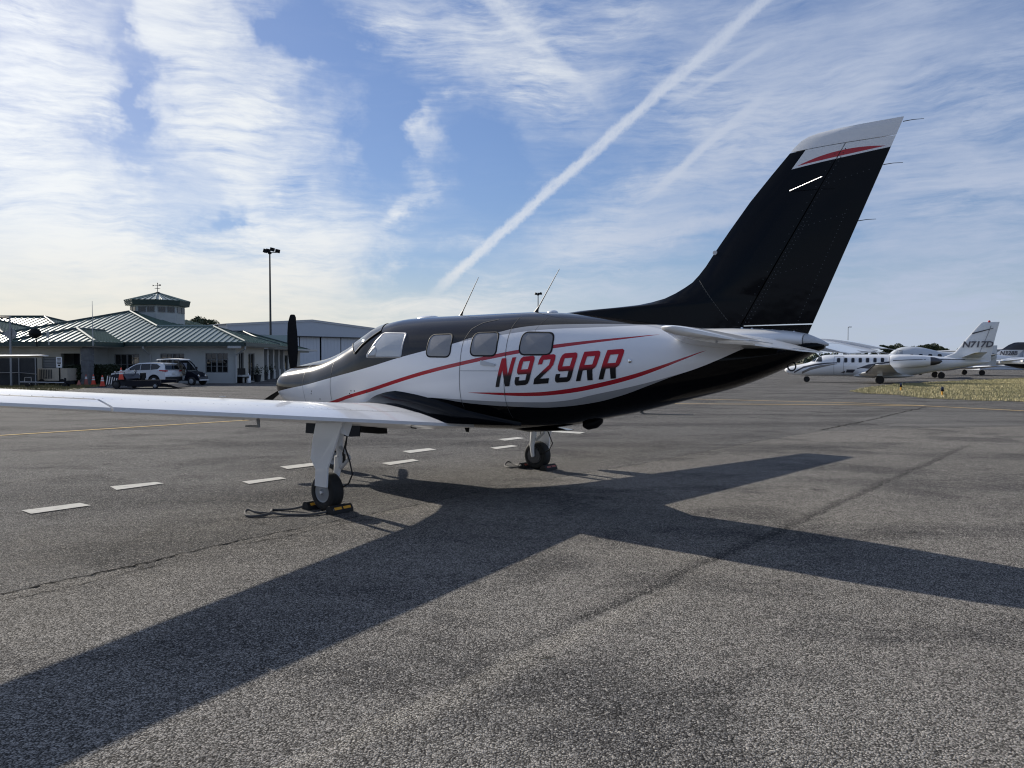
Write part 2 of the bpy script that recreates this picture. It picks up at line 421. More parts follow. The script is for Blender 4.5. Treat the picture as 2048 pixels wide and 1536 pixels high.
def ribbon(name, pts, w, z, mat_, parent, jitter=.4):
    mb = MB(); vs = []; fs = []
    for i, p in enumerate(pts):
        t = (pts[min(i + 1, len(pts) - 1)] - pts[max(i - 1, 0)]).normalized(); nrm = Vector((-t.y, t.x, 0))
        ww = (w(i / (len(pts) - 1)) if callable(w) else w) * (1 + random.uniform(-jitter, jitter))
        vs += [p + nrm * ww / 2, p - nrm * ww / 2]
        if i: fs.append((2 * i - 2, 2 * i - 1, 2 * i + 1, 2 * i))
    mb.add([(v.x, v.y, z) for v in vs], fs)
    o = obj(name, mb, mat_, parent)
    if o.data.polygons[0].normal.z < 0: o.data.flip_normals()
    return o
ribbon('seam_crack', rough_line([p + Vector((0, .01, 0)) for p in seam_w[1:6]], .05, .02), lambda t: .022 * (1 - .7 * t), .008, M['crack'], apron, .75)
ribbon('seam_crack', rough_line([G(0, 1204), G(120, 1180), G(240, 1150), G(330, 1128)], .05, .02), .007, .008, M['crack'], apron, .8)
ribbon('seam_crack', rough_line([G(480, 1090), G(560, 1077), G(640, 1057), G(700, 1046), G(760, 1037)], .05, .02), .007, .008, M['crack'], apron, .8)
ribbon('seam_crack', rough_line(seam_w[6:11], .08, .03), .009, .008, M['crack'], apron, .8)
ribbon('seam_crack', rough_line([G(1640, 860), G(1720, 845), G(1800, 826), (G(1850, 814))], .1, .05), .035, .008, M['crack'], apron, .6)
ribbon('seam_crack', rough_line([G(-60, 940), G(30, 941), G(90, 936), G(130, 934)], .08, .02), .012, .004, M['crack'], apron, .8)
ribbon('seam_crack', rough_line([G(170, 892), G(250, 895), G(300, 896)], .08, .02), .014, .004, M['crack'], apron, .8)
ribbon('seam_crack', rough_line([G(1010, 1330), G(1060, 1318), G(1110, 1316)], .05, .02), .006, .008, M['crack'], apron, .9)
# white dashes
dashes = [((43, 1022), (62, 1029), (182, 1012), (160, 1007)), ((220, 974), (233, 981), (328, 968), (312, 965)),
          ((560, 934), (575, 939), (655, 929), (640, 925)), ((484, 964), (498, 969), (573, 958), (560, 955)),
          ((763, 927), (780, 931), (838, 922), (825, 919)), ((804, 903), (820, 907), (873, 900), (858, 897)),
          ((981, 896), (992, 899), (1037, 893), (1023, 891)), ((996, 879), (1010, 882), (1050, 877), (1035, 875)),
          ((1100, 861), (1092, 864), (1160, 868), (1170, 865))]
for q in dashes: poly_sheet('painted_dash', [G(*p) for p in q], .008, M['dash'], apron)
def line_px(pts, w, name='taxi_line'):
    P = [G(*p) for p in pts]; L = []
    for a, b in zip(P[:-1], P[1:]):
        n = max(2, int((b - a).length / 1.0)); L += [a.lerp(b, i / n) for i in range(n)]
    ribbon(name, L + [P[-1]], w, .008, M['taxi'], apron, .05)
line_px([(-400, 893), (0, 871.5), (280, 854), (540, 838), (700, 828)], .13)
line_px([(1200, 806.5), (1312, 807.5), (1500, 808.6), (1700, 810), (1848, 812), (2048, 822), (2300, 836)], .15)
line_px([(1200, 789), (1358, 797.5), (1500, 801), (1700, 806), (1848, 811.5)], .13)
poly_sheet('taxi_lane', [G(1700, 842), G(1800, 823), G(1880, 815.5), G(2300, 840), G(2300, 851), G(2048, 851), G(1780, 853)], .004, M['lane'], apron)

# grass
M['grass'] = bpy.data.materials.new('dry_grass'); M['grass'].use_nodes = True
_t = NT(M['grass'].node_tree); _p = M['grass'].node_tree.nodes['Principled BSDF']
_i = _t.node('ShaderNodeAttribute', attribute_name='tone').outputs['Fac']
_t.put(_p.inputs['Base Color'], _t.mix(_i, (.16, .17, .065), (.54, .46, .25))); _p.inputs['Roughness'].default_value = .7
M['grassgreen'] = bpy.data.materials.new('green_grass'); M['grassgreen'].use_nodes = True
_t = NT(M['grassgreen'].node_tree); _p = M['grassgreen'].node_tree.nodes['Principled BSDF']
_i = _t.node('ShaderNodeAttribute', attribute_name='tone').outputs['Fac']
_t.put(_p.inputs['Base Color'], _t.mix(_i, (.09, .085, .025), (.22, .18, .07))); _p.inputs['Roughness'].default_value = .7
def inside(poly, x, y):
    r = np.zeros(len(x), bool); n = len(poly)
    for i in range(n):
        x1, y1 = poly[i][0], poly[i][1]; x2, y2 = poly[(i + 1) % n][0], poly[(i + 1) % n][1]
        c = ((y1 > y) != (y2 > y)) & (x < (x2 - x1) * (y - y1) / (y2 - y1 + 1e-12) + x1)
        r ^= c
    return r
def grass_field(name, poly, count, h, mat_, z0):
    P = np.array([(p.x, p.y) for p in poly]); lo, hi = P.min(0), P.max(0)
    x = rng.uniform(lo[0], hi[0], count * 3); y = rng.uniform(lo[1], hi[1], count * 3)
    k = inside(P, x, y); x, y = x[k][:count], y[k][:count]; n = len(x)
    patch = np.sin(x * .9 + np.sin(y * .7) * 2) * np.cos(y * 1.3 + x * .35)
    hh = h * rng.uniform(.35, 1.25, n) * (1 + .45 * patch)
    a = rng.uniform(0, 2 * PI, n); w = rng.uniform(.006, .016, n); lean = rng.uniform(0, .6, n) * hh; la = rng.uniform(0, 2 * PI, n)
    V = np.zeros((n, 3, 3))
    V[:, 0] = np.c_[x - np.cos(a) * w, y - np.sin(a) * w, np.full(n, z0)]
    V[:, 1] = np.c_[x + np.cos(a) * w, y + np.sin(a) * w, np.full(n, z0)]
    V[:, 2] = np.c_[x + np.cos(la) * lean, y + np.sin(la) * lean, z0 + hh]
    me = bpy.data.meshes.new(name)
    me.vertices.add(3 * n); me.vertices.foreach_set('co', V.reshape(-1))
    me.loops.add(3 * n); me.loops.foreach_set('vertex_index', np.arange(3 * n, dtype=np.int32))
    me.polygons.add(n); me.polygons.foreach_set('loop_start', np.arange(0, 3 * n, 3, dtype=np.int32))
    me.update(calc_edges=True)
    at = me.attributes.new('tone', 'FLOAT', 'POINT')
    tone = np.clip(rng.uniform(0, 1, n) * .6 + .25 + .3 * patch, 0, 1)
    at.data.foreach_set('value', np.repeat(tone, 3).astype(np.float32))
    me.validate()
    o = link(name, me, mat_); o['kind'] = 'stuff'
    return o
isl = [G(*p) for p in [(1700, 783), (1735, 775), (1790, 769), (1900, 763), (2048, 756.5), (2400, 752), (2500, 812), (2048, 804), (1950, 801.5), (1850, 797), (1790, 790), (1730, 787)]]
poly_sheet('grass_island', rough_line(isl + [isl[0]], .5, .12), .012, M['earth'], kind='structure')
grass_field('dry_grass', isl, 150000, .085, M['grass'], .012)
vrg = [G(*p) for p in [(-120, 765), (60, 765.5), (150, 766), (216, 766.5), (214, 771), (160, 778), (90, 785), (-160, 792)]]
poly_sheet('grass_verge', rough_line(vrg + [vrg[0]], .5, .1), .012, M['earth'], kind='structure')
grass_field('verge_grass', vrg, 22000, .09, M['grassgreen'], .012)

# ================================================================ the propeller plane
ST = np.array([(3.185,1.37,1.12,.16,1.24,2.0),(3.17,1.415,1.04,.29,1.23,2.0),(3.12,1.455,.965,.385,1.22,2.0),(2.97,1.50,.89,.448,1.20,2.05),
(2.6,1.56,.81,.495,1.18,2.1),(2.2,1.622,.745,.535,1.17,2.15),(1.9,1.69,.725,.57,1.20,2.2),(1.5,1.83,.715,.60,1.28,2.25),
(1.2,1.972,.715,.62,1.36,2.25),(.95,2.07,.72,.632,1.41,2.3),(.5,2.12,.735,.64,1.43,2.35),(0,2.127,.755,.645,1.44,2.35),
(-.8,2.127,.775,.645,1.45,2.35),(-1.3,2.125,.80,.635,1.46,2.3),(-1.75,2.10,.85,.605,1.47,2.25),(-2.2,2.05,.945,.545,1.49,2.2),
(-2.7,1.98,1.055,.465,1.51,2.15),(-3.2,1.90,1.19,.375,1.54,2.1),(-3.7,1.83,1.33,.275,1.58,2.05),(-4.1,1.78,1.49,.185,1.63,2.0),
(-4.4,1.75,1.65,.09,1.70,2.0),(-4.47,1.725,1.68,.03,1.705,2.0)])[::-1]
def pchip_slopes(x, y):
    h = np.diff(x); d = np.diff(y) / h; m = np.zeros_like(y)
    for i in range(1, len(x) - 1):
        if d[i - 1] * d[i] > 0:
            w1 = 2 * h[i] + h[i - 1]; w2 = h[i] + 2 * h[i - 1]; m[i] = (w1 + w2) / (w1 / d[i - 1] + w2 / d[i])
    m[0] = d[0]; m[-1] = d[-1]
    return m
_SL = [pchip_slopes(ST[:, 0], ST[:, j]) for j in range(6)]
def sec(q):
    x = ST[:, 0]; i = int(np.clip(np.searchsorted(x, q) - 1, 0, len(x) - 2)); h = x[i + 1] - x[i]; t = (q - x[i]) / h; out = []
    for j in range(1, 6):
        y = ST[:, j]; m = _SL[j]
        out.append(float((2*t**3-3*t*t+1)*y[i]+(t**3-2*t*t+t)*h*m[i]+(-2*t**3+3*t*t)*y[i+1]+(t**3-t*t)*h*m[i+1]))
    return out
def side_y(x, z):
    zt, zb, hw, zc, n = sec(x); r = min(abs((z - zc) / ((zt - zc) if z > zc else (zc - zb))), 1)
    return hw * (1 - r ** n) ** (1 / n)
def sec_pt(x, th, off=0.0):
    zt, zb, hw, zc, n = sec(x); c, s = math.cos(th), math.sin(th)
    y = math.copysign(abs(c) ** (2 / n), c) * (hw + off); zz = math.copysign(abs(s) ** (2 / n), s)
    return (x, y, zc + zz * ((zt - zc if s > 0 else zc - zb) + off))
def side_pt(x, z, off, side=1):
    y = side_y(x, z); e = .004
    ny = 1.0; nz = -(side_y(x, z + e) - side_y(x, z - e)) / (2 * e); nx = -(side_y(x + e, z) - side_y(x - e, z)) / (2 * e)
    L = math.sqrt(nx * nx + ny * ny + nz * nz)
    return (x + nx / L * off, side * (y + off * ny / L), z + nz / L * off)

def curve_node(t, x01, pts, zmax):
    n = t.n.new('ShaderNodeFloatCurve'); c = n.mapping.curves[0]; pts = sorted(((p[0] + 5) / 9, p[1] / zmax) for p in pts)
    n.mapping.use_clip = False
    while len(c.points) < len(pts): c.points.new(.5, .5)
    for p, q in zip(c.points, pts): p.location = q; p.handle_type = 'AUTO_CLAMPED'
    n.mapping.update()
    t.put(n.inputs['Value'], x01)
    return t.m('MULTIPLY', n.outputs[0], zmax)

TOPL = [(4,.95),(3.1,1.115),(2.633,1.185),(2.232,1.24),(1.563,1.354),(.797,1.491),(.271,1.603),(-.198,1.692),(-.631,1.77),(-.884,1.834),(-1.256,1.89),(-1.397,1.919),(-1.625,1.945),(-1.905,1.953),(-2.4,1.949),(-2.837,1.934),(-3.318,1.916),(-3.714,1.885),(-5,1.80)]
TOP2 = [(4,.95),(3.1,1.115),(2.633,1.185),(2.232,1.24),(1.563,1.354),(.797,1.491),(.271,1.603),(-.198,1.692),(-.771,1.794),(-1.363,1.863),(-1.539,1.883),(-1.931,1.906),(-2.287,1.912),(-2.671,1.922),(-2.945,1.931),(-3.318,1.916),(-3.714,1.885),(-5,1.80)]
BOT1 = [(4,.2),(1.4,.85),(1.05,1.0),(.791,1.085),(.586,1.114),(.301,1.136),(-.222,1.146),(-.482,1.145),(-.729,1.14),(-1.292,1.135),(-1.751,1.141),(-1.908,1.148),(-2.198,1.187),(-2.349,1.224),(-2.764,1.315),(-3.153,1.417),(-3.43,1.503),(-3.64,1.591),(-3.786,1.661),(-4.1,1.80),(-5,2.2)]
BOT2 = [(4,.2),(1.4,.85),(1.05,1.0),(.791,1.085),(.586,1.114),(.301,1.136),(-.222,1.146),(-.478,1.135),(-.718,1.11),(-1.274,1.085),(-1.729,1.084),(-1.884,1.089),(-2.318,1.143),(-2.645,1.223),(-2.956,1.333),(-3.201,1.425),(-3.43,1.503),(-3.64,1.591),(-3.786,1.661),(-4.1,1.80),(-5,2.2)]
RED1 = [(4,.5),(1.387,1.072),(1.286,1.098),(.786,1.205),(.089,1.37),(-.293,1.453),(-.778,1.543),(-1.294,1.63),(-1.569,1.672),(-1.982,1.722),(-2.351,1.762),(-2.738,1.799),(-3.04,1.827),(-5,1.9)]
RED1W = [(4,.02),(1.4,.0215),(.09,.0225),(-.8,.0215),(-1.9,.020),(-2.4,.014),(-2.8,.007),(-3.04,0),(-3.1,-.03),(-5,-.05)]
RED2 = [(4,1.2),(-.862,1.222),(-1.389,1.219),(-1.777,1.228),(-1.933,1.241),(-2.223,1.281),(-2.369,1.309),(-2.779,1.408),(-3.071,1.503),(-3.34,1.605),(-3.519,1.671),(-5,2)]
RED2W = [(4,-.05),(-.75,-.01),(-.862,0),(-1.39,.015),(-1.8,.020),(-2.3,.0225),(-2.8,.021),(-3.2,.013),(-3.519,0),(-3.6,-.02),(-5,-.05)]
def livery():
    m = bpy.data.materials.new('fuselage_livery'); m.use_nodes = True; m.node_tree.nodes.clear(); t = NT(m.node_tree)
    p = t.node('ShaderNodeBsdfPrincipled'); out = t.node('ShaderNodeOutputMaterial'); t.l.new(p.outputs[0], out.inputs[0])
    co = t.node('ShaderNodeTexCoord').outputs['Object']
    x, y, z = t.xyz(co); u = t.m('DIVIDE', t.m('ADD', x, 5), 9)
    C_ = lambda pts, s=3.0: curve_node(t, u, pts, s)
    top, top2, bot, bot2 = C_(TOPL), C_(TOP2), C_(BOT1), C_(BOT2)
    r1, r1w, r2, r2w = C_(RED1), C_([(a, b + .05) for a, b in RED1W], .1), C_(RED2), C_([(a, b + .05) for a, b in RED2W], .1)
    metal = t.m('GREATER_THAN', z, top); band = t.m('GREATER_THAN', z, top2)
    black = t.m('LESS_THAN', z, bot2); band2 = t.m('LESS_THAN', z, bot)
    k1 = t.m('LESS_THAN', t.m('ABSOLUTE', t.m('SUBTRACT', z, r1)), t.m('SUBTRACT', r1w, .05))
    k2 = t.m('LESS_THAN', t.m('ABSOLUTE', t.m('SUBTRACT', z, r2)), t.m('SUBTRACT', r2w, .05))
    c = t.mix(band, (.80, .80, .81), (.34, .345, .36)); c = t.mix(band2, c, (.30, .305, .315))
    c = t.mix(k1, c, (.40, .010, .022)); c = t.mix(k2, c, (.40, .010, .022))
    c = t.mix(metal, c, (.030, .027, .025)); c = t.mix(black, c, (.0025, .003, .004))
    t.put(p.inputs['Specular IOR Level'], t.m('SUBTRACT', t.m('SUBTRACT', .5, t.m('MULTIPLY', black, .36)), t.m('MULTIPLY', metal, .12)))
    t.put(p.inputs['Coat Weight'], t.m('ADD', t.m('MULTIPLY', t.m('SUBTRACT', 1.0, black), .3), t.m('MULTIPLY', metal, -.2)))
    t.put(p.inputs['Base Color'], c)
    t.put(p.inputs['Metallic'], t.m('MULTIPLY', metal, .45))
    t.put(p.inputs['Roughness'], t.m('SUBTRACT', t.m('SUBTRACT', .24, t.m('MULTIPLY', metal, .12)), t.m('MULTIPLY', black, .16)))
    p.inputs['Coat Roughness'].default_value = .05
    b = t.node('ShaderNodeBump', {'Height': t.noise(t.mapping(co, scale=(1, 1.6, 1.6)), 2.4, 3, .5), 'Strength': .035, 'Distance': .02})
    t.l.new(b.outputs[0], p.inputs['Normal']); t.l.new(b.outputs[0], p.inputs['Coat Normal'])
    return m
def fin_paint():
    m = bpy.data.materials.new('fin_livery'); m.use_nodes = True; m.node_tree.nodes.clear(); t = NT(m.node_tree)
    p = t.node('ShaderNodeBsdfPrincipled'); out = t.node('ShaderNodeOutputMaterial'); t.l.new(p.outputs[0], out.inputs[0])
    co = t.node('ShaderNodeTexCoord').outputs['Object']; x, y, z = t.xyz(co)
    d = t.m('SUBTRACT', z, t.m('ADD', 3.268, t.m('MULTIPLY', t.m('SUBTRACT', -4.176, x), .0812)))
    s = t.m('DIVIDE', t.m('SUBTRACT', -4.22, x), .71, clamp=True)
    left_ = t.m('SUBTRACT', x, t.m('ADD', -4.176, t.m('MULTIPLY', t.m('SUBTRACT', z, 3.268), -.776)))
    white = t.m('MAXIMUM', t.m('GREATER_THAN', z, 3.4215), t.m('MULTIPLY', t.m('GREATER_THAN', d, 0), t.m('LESS_THAN', left_, 0)))
    bulge = t.m('MULTIPLY', t.m('MULTIPLY', s, t.m('SUBTRACT', 1.0, s)), 4)
    rd = t.m('MULTIPLY', t.m('GREATER_THAN', d, .016), t.m('LESS_THAN', d, t.m('ADD', .016, t.m('MULTIPLY', bulge, .046))))
    c = t.mix(white, (.002, .0028, .005), (.72, .73, .74)); c = t.mix(t.m('MULTIPLY', rd, white), c, (.40, .010, .022))
    t.put(p.inputs['Base Color'], c); t.put(p.inputs['Roughness'], t.m('ADD', .09, t.m('MULTIPLY', white, .2)))
    t.put(p.inputs['Specular IOR Level'], t.m('ADD', .13, t.m('MULTIPLY', white, .4)))
    n = t.noise(co, 2.1, 3, .55)
    rx = t.m('FRACT', t.m('MULTIPLY', t.m('ADD', x, t.m('MULTIPLY', z, .5)), 5.0))
    b = t.node('ShaderNodeBump', {'Height': n, 'Strength': .16, 'Distance': .03})
    t.l.new(b.outputs[0], p.inputs['Normal'])
    return m
M['livery'] = livery(); M['fin'] = fin_paint()
M['cockpitglass'] = mat('cockpit_acrylic', (.40, .42, .44), .05, spec=.7, var=.12, vscale=3)
M['cabinglass'] = mat('shaded_cabin_window', (.225, .225, .23), .10, spec=.5, var=.15, vscale=3)
M['windglass'] = mat('windshield_glass', (.10, .11, .115), .02, spec=1.0)

P = thing('airplane', 'black and white single propeller airplane with red stripes and N929RR along its side', 'airplane', PLANE, HEAD)
xs = list(np.linspace(-4.47, 3.05, 170)) + [3.08, 3.11, 3.13, 3.145, 3.158, 3.168, 3.175, 3.180, 3.185]
NA = 80
obj('fuselage', MB().loft([[sec_pt(x, 2 * PI * k / NA) for k in range(NA)] for x in xs]), M['livery'], P, 50)

def rounded(pts, r, n=6):
    out = []; N = len(pts)
    for i in range(N):
        p, a, b = Vector(pts[i]), Vector(pts[i - 1]), Vector(pts[(i + 1) % N])
        rr = min(r, (a - p).length * .45, (b - p).length * .45)
        u = p + (a - p).normalized() * rr; w = p + (b - p).normalized() * rr
        for k in range(n + 1):
            s = k / n; out.append(tuple(u * (1 - s) ** 2 + p * 2 * s * (1 - s) + w * s * s))
    dense = []
    for i, p in enumerate(out):
        q = out[(i + 1) % len(out)]; L = math.dist(p, q); k = max(1, int(L / .03))
        dense += [(p[0] + (q[0] - p[0]) * j / k, p[1] + (q[1] - p[1]) * j / k) for j in range(k)]
    return dense
def star_patch(b, off, side, rings=7, s0=0.0, s1=1.0, off1=None):
    cx = sum(p[0] for p in b) / len(b); cz = sum(p[1] for p in b) / len(b); mb = MB(); rr = []
    for i in range(rings + 1):
        s = s0 + (s1 - s0) * i / rings; o = off if off1 is None else off + (off1 - off) * i / rings
        s = max(s, .001)
        rr.append([side_pt(cx + (p[0] - cx) * s, cz + (p[1] - cz) * s, o, side) for p in b])
    mb.loft(rr, (False, False)); return mb
def rim_strip(b, w, off, side):
    mb = MB(); N = len(b); inner = []; outer = []
    for i, p in enumerate(b):
        t = Vector(b[(i + 1) % N]) - Vector(b[i - 1]); n = Vector((t.y, -t.x)).normalized()
        cx = sum(q[0] for q in b) / N; cz = sum(q[1] for q in b) / N
        if n.dot(Vector((p[0] - cx, p[1] - cz))) < 0: n = -n
        inner.append((p[0] - n.x * w * .3, p[1] - n.y * w * .3)); outer.append((p[0] + n.x * w * .7, p[1] + n.y * w * .7))
    mb.loft([[side_pt(*q, off * .4, side) for q in outer], [side_pt(*q, off, side) for q in inner], [side_pt(*q, off * .45, side) for q in [(a[0]*.97+b_[0]*.03, a[1]*.97+b_[1]*.03) for a, b_ in zip(inner, [(cx, cz)] * N)]]], (False, False))
    return mb
M['rimdark'] = mat('window_seal', (.012, .012, .014), .6, spec=.2)
M['rimlight'] = mat('window_trim', (.35, .35, .36), .3, .6)
WIN = [[(-.225,1.877),(-.59,1.879),(-.611,1.617),(-.228,1.622)], [(-.898,1.882),(-1.256,1.885),(-1.278,1.627),(-.909,1.631)], [(-1.561,1.878),(-1.946,1.862),(-1.967,1.637),(-1.573,1.638)]]
for side in (1, -1):
    for w in WIN:
        b = rounded(w, .075)
        o = obj('cabin_window', star_patch(b, .020, side, 9, 0.0, 1.0, .003), M['cabinglass'], P, 60)
        obj('frame', rim_strip(b, .013, .008, side), M['rimdark'], o, 60)
    b = rounded([(.655,1.922),(.207,1.905),(.192,1.618),(.846,1.620)], .045)
    o = obj('cockpit_window', star_patch(b, .014, side, 9, 0.0, 1.0, .004), M['cockpitglass'], P, 60)
    obj('frame', rim_strip(b, .015, .009, side), M['rimlight'], o, 60)
    b = rounded([(.815,1.632),(.715,1.755),(.640,1.70),(.665,1.632)], .04)
    obj('vent_frame', rim_strip(b, .020, .014, side), M['rimlight'], o, 60)
def th_for(x, z):
    zt, zb, hw, zc, n = sec(x); r = max(0, min(1, (z - zc) / (zt - zc))); return math.asin(r ** (n / 2))
def quad_patch(A, B, Cc, Dd, side, off, n=14):
    mb = MB(); vs = []; fs = []
    for i in range(n + 1):
        for j in range(n + 1):
            u, v = i / n, j / n
            x = (A[0]*(1-u)+B[0]*u)*(1-v) + (Dd[0]*(1-u)+Cc[0]*u)*v
            th = (A[1]*(1-u)+B[1]*u)*(1-v) + (Dd[1]*(1-u)+Cc[1]*u)*v
            p = sec_pt(x, th, off); vs.append((p[0], p[1] * side, p[2]))
            if i and j: fs.append(((i-1)*(n+1)+j-1, i*(n+1)+j-1, i*(n+1)+j, (i-1)*(n+1)+j))
    return mb.add(vs, fs)
for side in (1, -1):
    o = obj('windshield', quad_patch((1.10, th_for(1.10, 1.66)), (1.66, R(87.5)), (1.00, R(87.5)), (.74, th_for(.74, 1.945)), side, .008), M['windglass'], P, 60)
    mb = MB(); L = [sec_pt(1.10+(1.66-1.10)*k/16, th_for(1.10,1.66)+(R(87.5)-th_for(1.10,1.66))*k/16, .012) for k in range(17)]
    L2 = [sec_pt(1.10+(.74-1.10)*k/16, th_for(1.10,1.66)+(th_for(.74,1.945)-th_for(1.10,1.66))*k/16, .012) for k in range(17)]
    for l in (L, L2): mb.tube([(a, b * side, c) for a, b, c in l], .006, 6)
    obj('frame', mb, M['rimdark'], o, 60)
def seam(pts, w=.007, off=.0035, mat_='seam', name='panel_seam', side=1):
    dn = []
    for a, b in zip(pts[:-1], pts[1:]):
        k = max(2, int(math.dist(a, b) / .04)); dn += [(a[0]+(b[0]-a[0])*i/k, a[1]+(b[1]-a[1])*i/k) for i in range(k)]
    dn.append(pts[-1]); vs = []; fs = []
    for i, p in enumerate(dn):
        t = Vector(dn[min(i+1, len(dn)-1)]) - Vector(dn[max(i-1, 0)]); n = Vector((-t.y, t.x)).normalized() * w / 2
        vs += [side_pt(p[0]+n.x, p[1]+n.y, off, side), side_pt(p[0]-n.x, p[1]-n.y, off, side)]
        if i: fs.append((2*i-2, 2*i-1, 2*i+1, 2*i))
    return obj(name, MB().add(vs, fs), M[mat_], P)
door = seam([(-1.12, 2.035), (-.93, 2.0), (-.82, 1.93), (-.775, 1.80), (-.772, 1.54), (-.75, 1.13), (-.76, 1.05)], .0055, name='door_seam')
seam([(-1.39, 2.06), (-1.385, 1.94), (-1.405, 1.61), (-1.375, 1.13), (-1.37, .95)], .0055, name='door_seam')
seam([(-.775, 1.463), (-1.40, 1.467)], .0035, name='door_seam')
seam([(1.61, 1.80), (1.605, 1.572), (1.585, 1.41), (1.594, 1.05), (1.60, .85)], .005)
seam([(2.37, 1.55), (2.34, 1.418), (2.25, 1.101), (2.25, .9)], .004)
seam([(-1.75, 2.06), (-1.70, 1.90), (-1.72, 1.60)], .003)
h = MB().loft([[side_pt(-1.075 + .205 * k / 8, 0, 0) if 0 else side_pt(-1.075 - .20 * k / 8, 1.556 - .028 * k / 8 + s * (.024 - .012 * k / 8), o) for s, o in ((-1, .002), (-1, .014), (1, .014), (1, .002))] for k in range(9)])
obj('door_handle', h, M['lightgrey'], P, 40)
for p in [(1.15,1.19),(1.08,1.19),(1.19,1.155),(1.21,1.125),(1.17,1.12),(2.05,1.16),(2.06,1.125),(1.86,1.06),(.845,1.18)]:
    obj('fastener', MB().box(side_pt(*p, .002), (.014, .004, .014)), M['darkgrey'], P)
mb = MB(); c = Vector(side_pt(-2.802, 1.573, .003)); mb.lathe([(.02, 0), (.02, .004), (.012, .008)], c, 'Y', 14); obj('static_port', mb, M['chrome'], P, 40)

# registration, printed on the curved skin
GL = {'N': ([(0,0),(.26,0),(.26,.60),(.70,0),(1,0),(1,1),(.74,1),(.74,.40),(.30,1),(0,1)], None),
 '9': ([(0,.30),(0,.15),(.05,.05),(.17,0),(.80,0),(.94,.05),(1,.17),(1,.84),(.95,.95),(.83,1),(.17,1),(.05,.95),(0,.84),(0,.56),(.05,.44),(.17,.38),(.73,.38),(.73,.17),(.27,.17),(.27,.30)], [(.27,.83),(.73,.83),(.73,.55),(.27,.55)]),
 '2': ([(0,0),(.95,0),(.95,.18),(.36,.18),(.88,.50),(1,.64),(1,.84),(.95,.95),(.83,1),(.17,1),(.05,.95),(0,.84),(0,.68),(.27,.68),(.27,.83),(.73,.83),(.73,.64),(0,.19)], None),
 'R': ([(0,0),(.27,0),(.27,.36),(.50,.36),(.68,0),(.98,0),(.82,.37),(.96,.44),(1,.55),(1,.84),(.95,.95),(.83,1),(0,1)], [(.27,.54),(.73,.54),(.73,.83),(.27,.83)])}
M['regprint'] = bpy.data.materials.new('registration_print'); M['regprint'].use_nodes = True
_t = NT(M['regprint'].node_tree); _p = M['regprint'].node_tree.nodes['Principled BSDF']
_f = _t.node('ShaderNodeAttribute', attribute_name='print_row').outputs['Fac']
_t.put(_p.inputs['Base Color'], _t.mix(_t.smooth(_f, .33, .55), (.006, .006, .008), (.46, .010, .026)))
_p.inputs['Roughness'].default_value = .3; _p.inputs['Specular IOR Level'].default_value = .25
def registration(side):
    BL, BR, TL, TR = [Vector(p) for p in ((-1.272,1.292),(-2.665,1.404),(-1.362,1.600),(-2.748,1.692))]
    for i, ch in enumerate('N929RR'):
        o_, hole = GL[ch]; polys = [[Vector((a, b, 0)) for a, b in o_]] + ([[Vector((a, b, 0)) for a, b in hole]] if hole else [])
        flat = [v for pl in polys for v in pl]; tri = tessellate_polygon(polys)
        bm = bmesh.new(); vs = [bm.verts.new(v) for v in flat]
        for f in tri:
            try: bm.faces.new([vs[k] for k in f])
            except ValueError: pass
        for ax, cnt in ((1, 14), (0, 4)):
            for k in range(1, cnt):
                no = (0, 1, 0) if ax else (1, 0, 0); co = (0, k / cnt, 0) if ax else (k / cnt, 0, 0)
                bmesh.ops.bisect_plane(bm, geom=bm.verts[:] + bm.edges[:] + bm.faces[:], plane_co=co, plane_no=no)
        rows = []
        for v in bm.verts:
            a = v.co.x * .76
            if side < 0: a = 1 - a if 0 else a
            s = (i + a) / (6 - .24); s = s if side > 0 else 1 - s; t = v.co.y
            q = (BL * (1 - s) + BR * s) * (1 - t) + (TL * (1 - s) + TR * s) * t
            rows.append(t); v.co = side_pt(q.x, q.y, .0045, side)
        me = bpy.data.meshes.new('registration_letter'); bm.to_mesh(me); bm.free()
        at = me.attributes.new('print_row', 'FLOAT', 'POINT'); at.data.foreach_set('value', rows)
        link('registration_letter', me, M['regprint'], P)
registration(1); registration(-1)

# wings
def airfoil(xl, xt, z0, thick, a, b, inc=.022, te=.02, n=16):
    c = xl - xt; up = []; lo = []
    fr = [a + (b - a) * (.5 - .5 * math.cos(PI * k / n)) for k in range(n + 1)]
    for s in fr:
        yt = 5 * thick * (.2969 * math.sqrt(s) - .126 * s - .3516 * s * s + .2843 * s ** 3 - .1036 * s ** 4) * c + s * te / 2
        cm = .018 * c * 4 * s * (1 - s) + inc * c * (1 - s)
        up.append((xl - s * c, z0 + cm + yt)); lo.append((xl - s * c, z0 + cm - yt))
    return up[::-1] + lo[1 if a == 0 else 0:]
def wing_at(y):
    f = (y - .7) / (6.55 - .7)
    xl = .88 + (.66 - .88) * f + .30 * max(0, 1 - (y - .55) / 1.0) ** 2
    xt = -.735 + (-.14 + .735) * f
    return xl, xt, .86 + .0985 * (y - .71), .165 - .045 * f
def wing_rings(ys, a, b, side, te): 
    out = []
    for y in ys:
        xl, xt, z, th = wing_at(y); out.append([(x, side * y, zz) for x, zz in airfoil(xl, xt, z, th, a, b, te=te)])
    return out
HF = .765
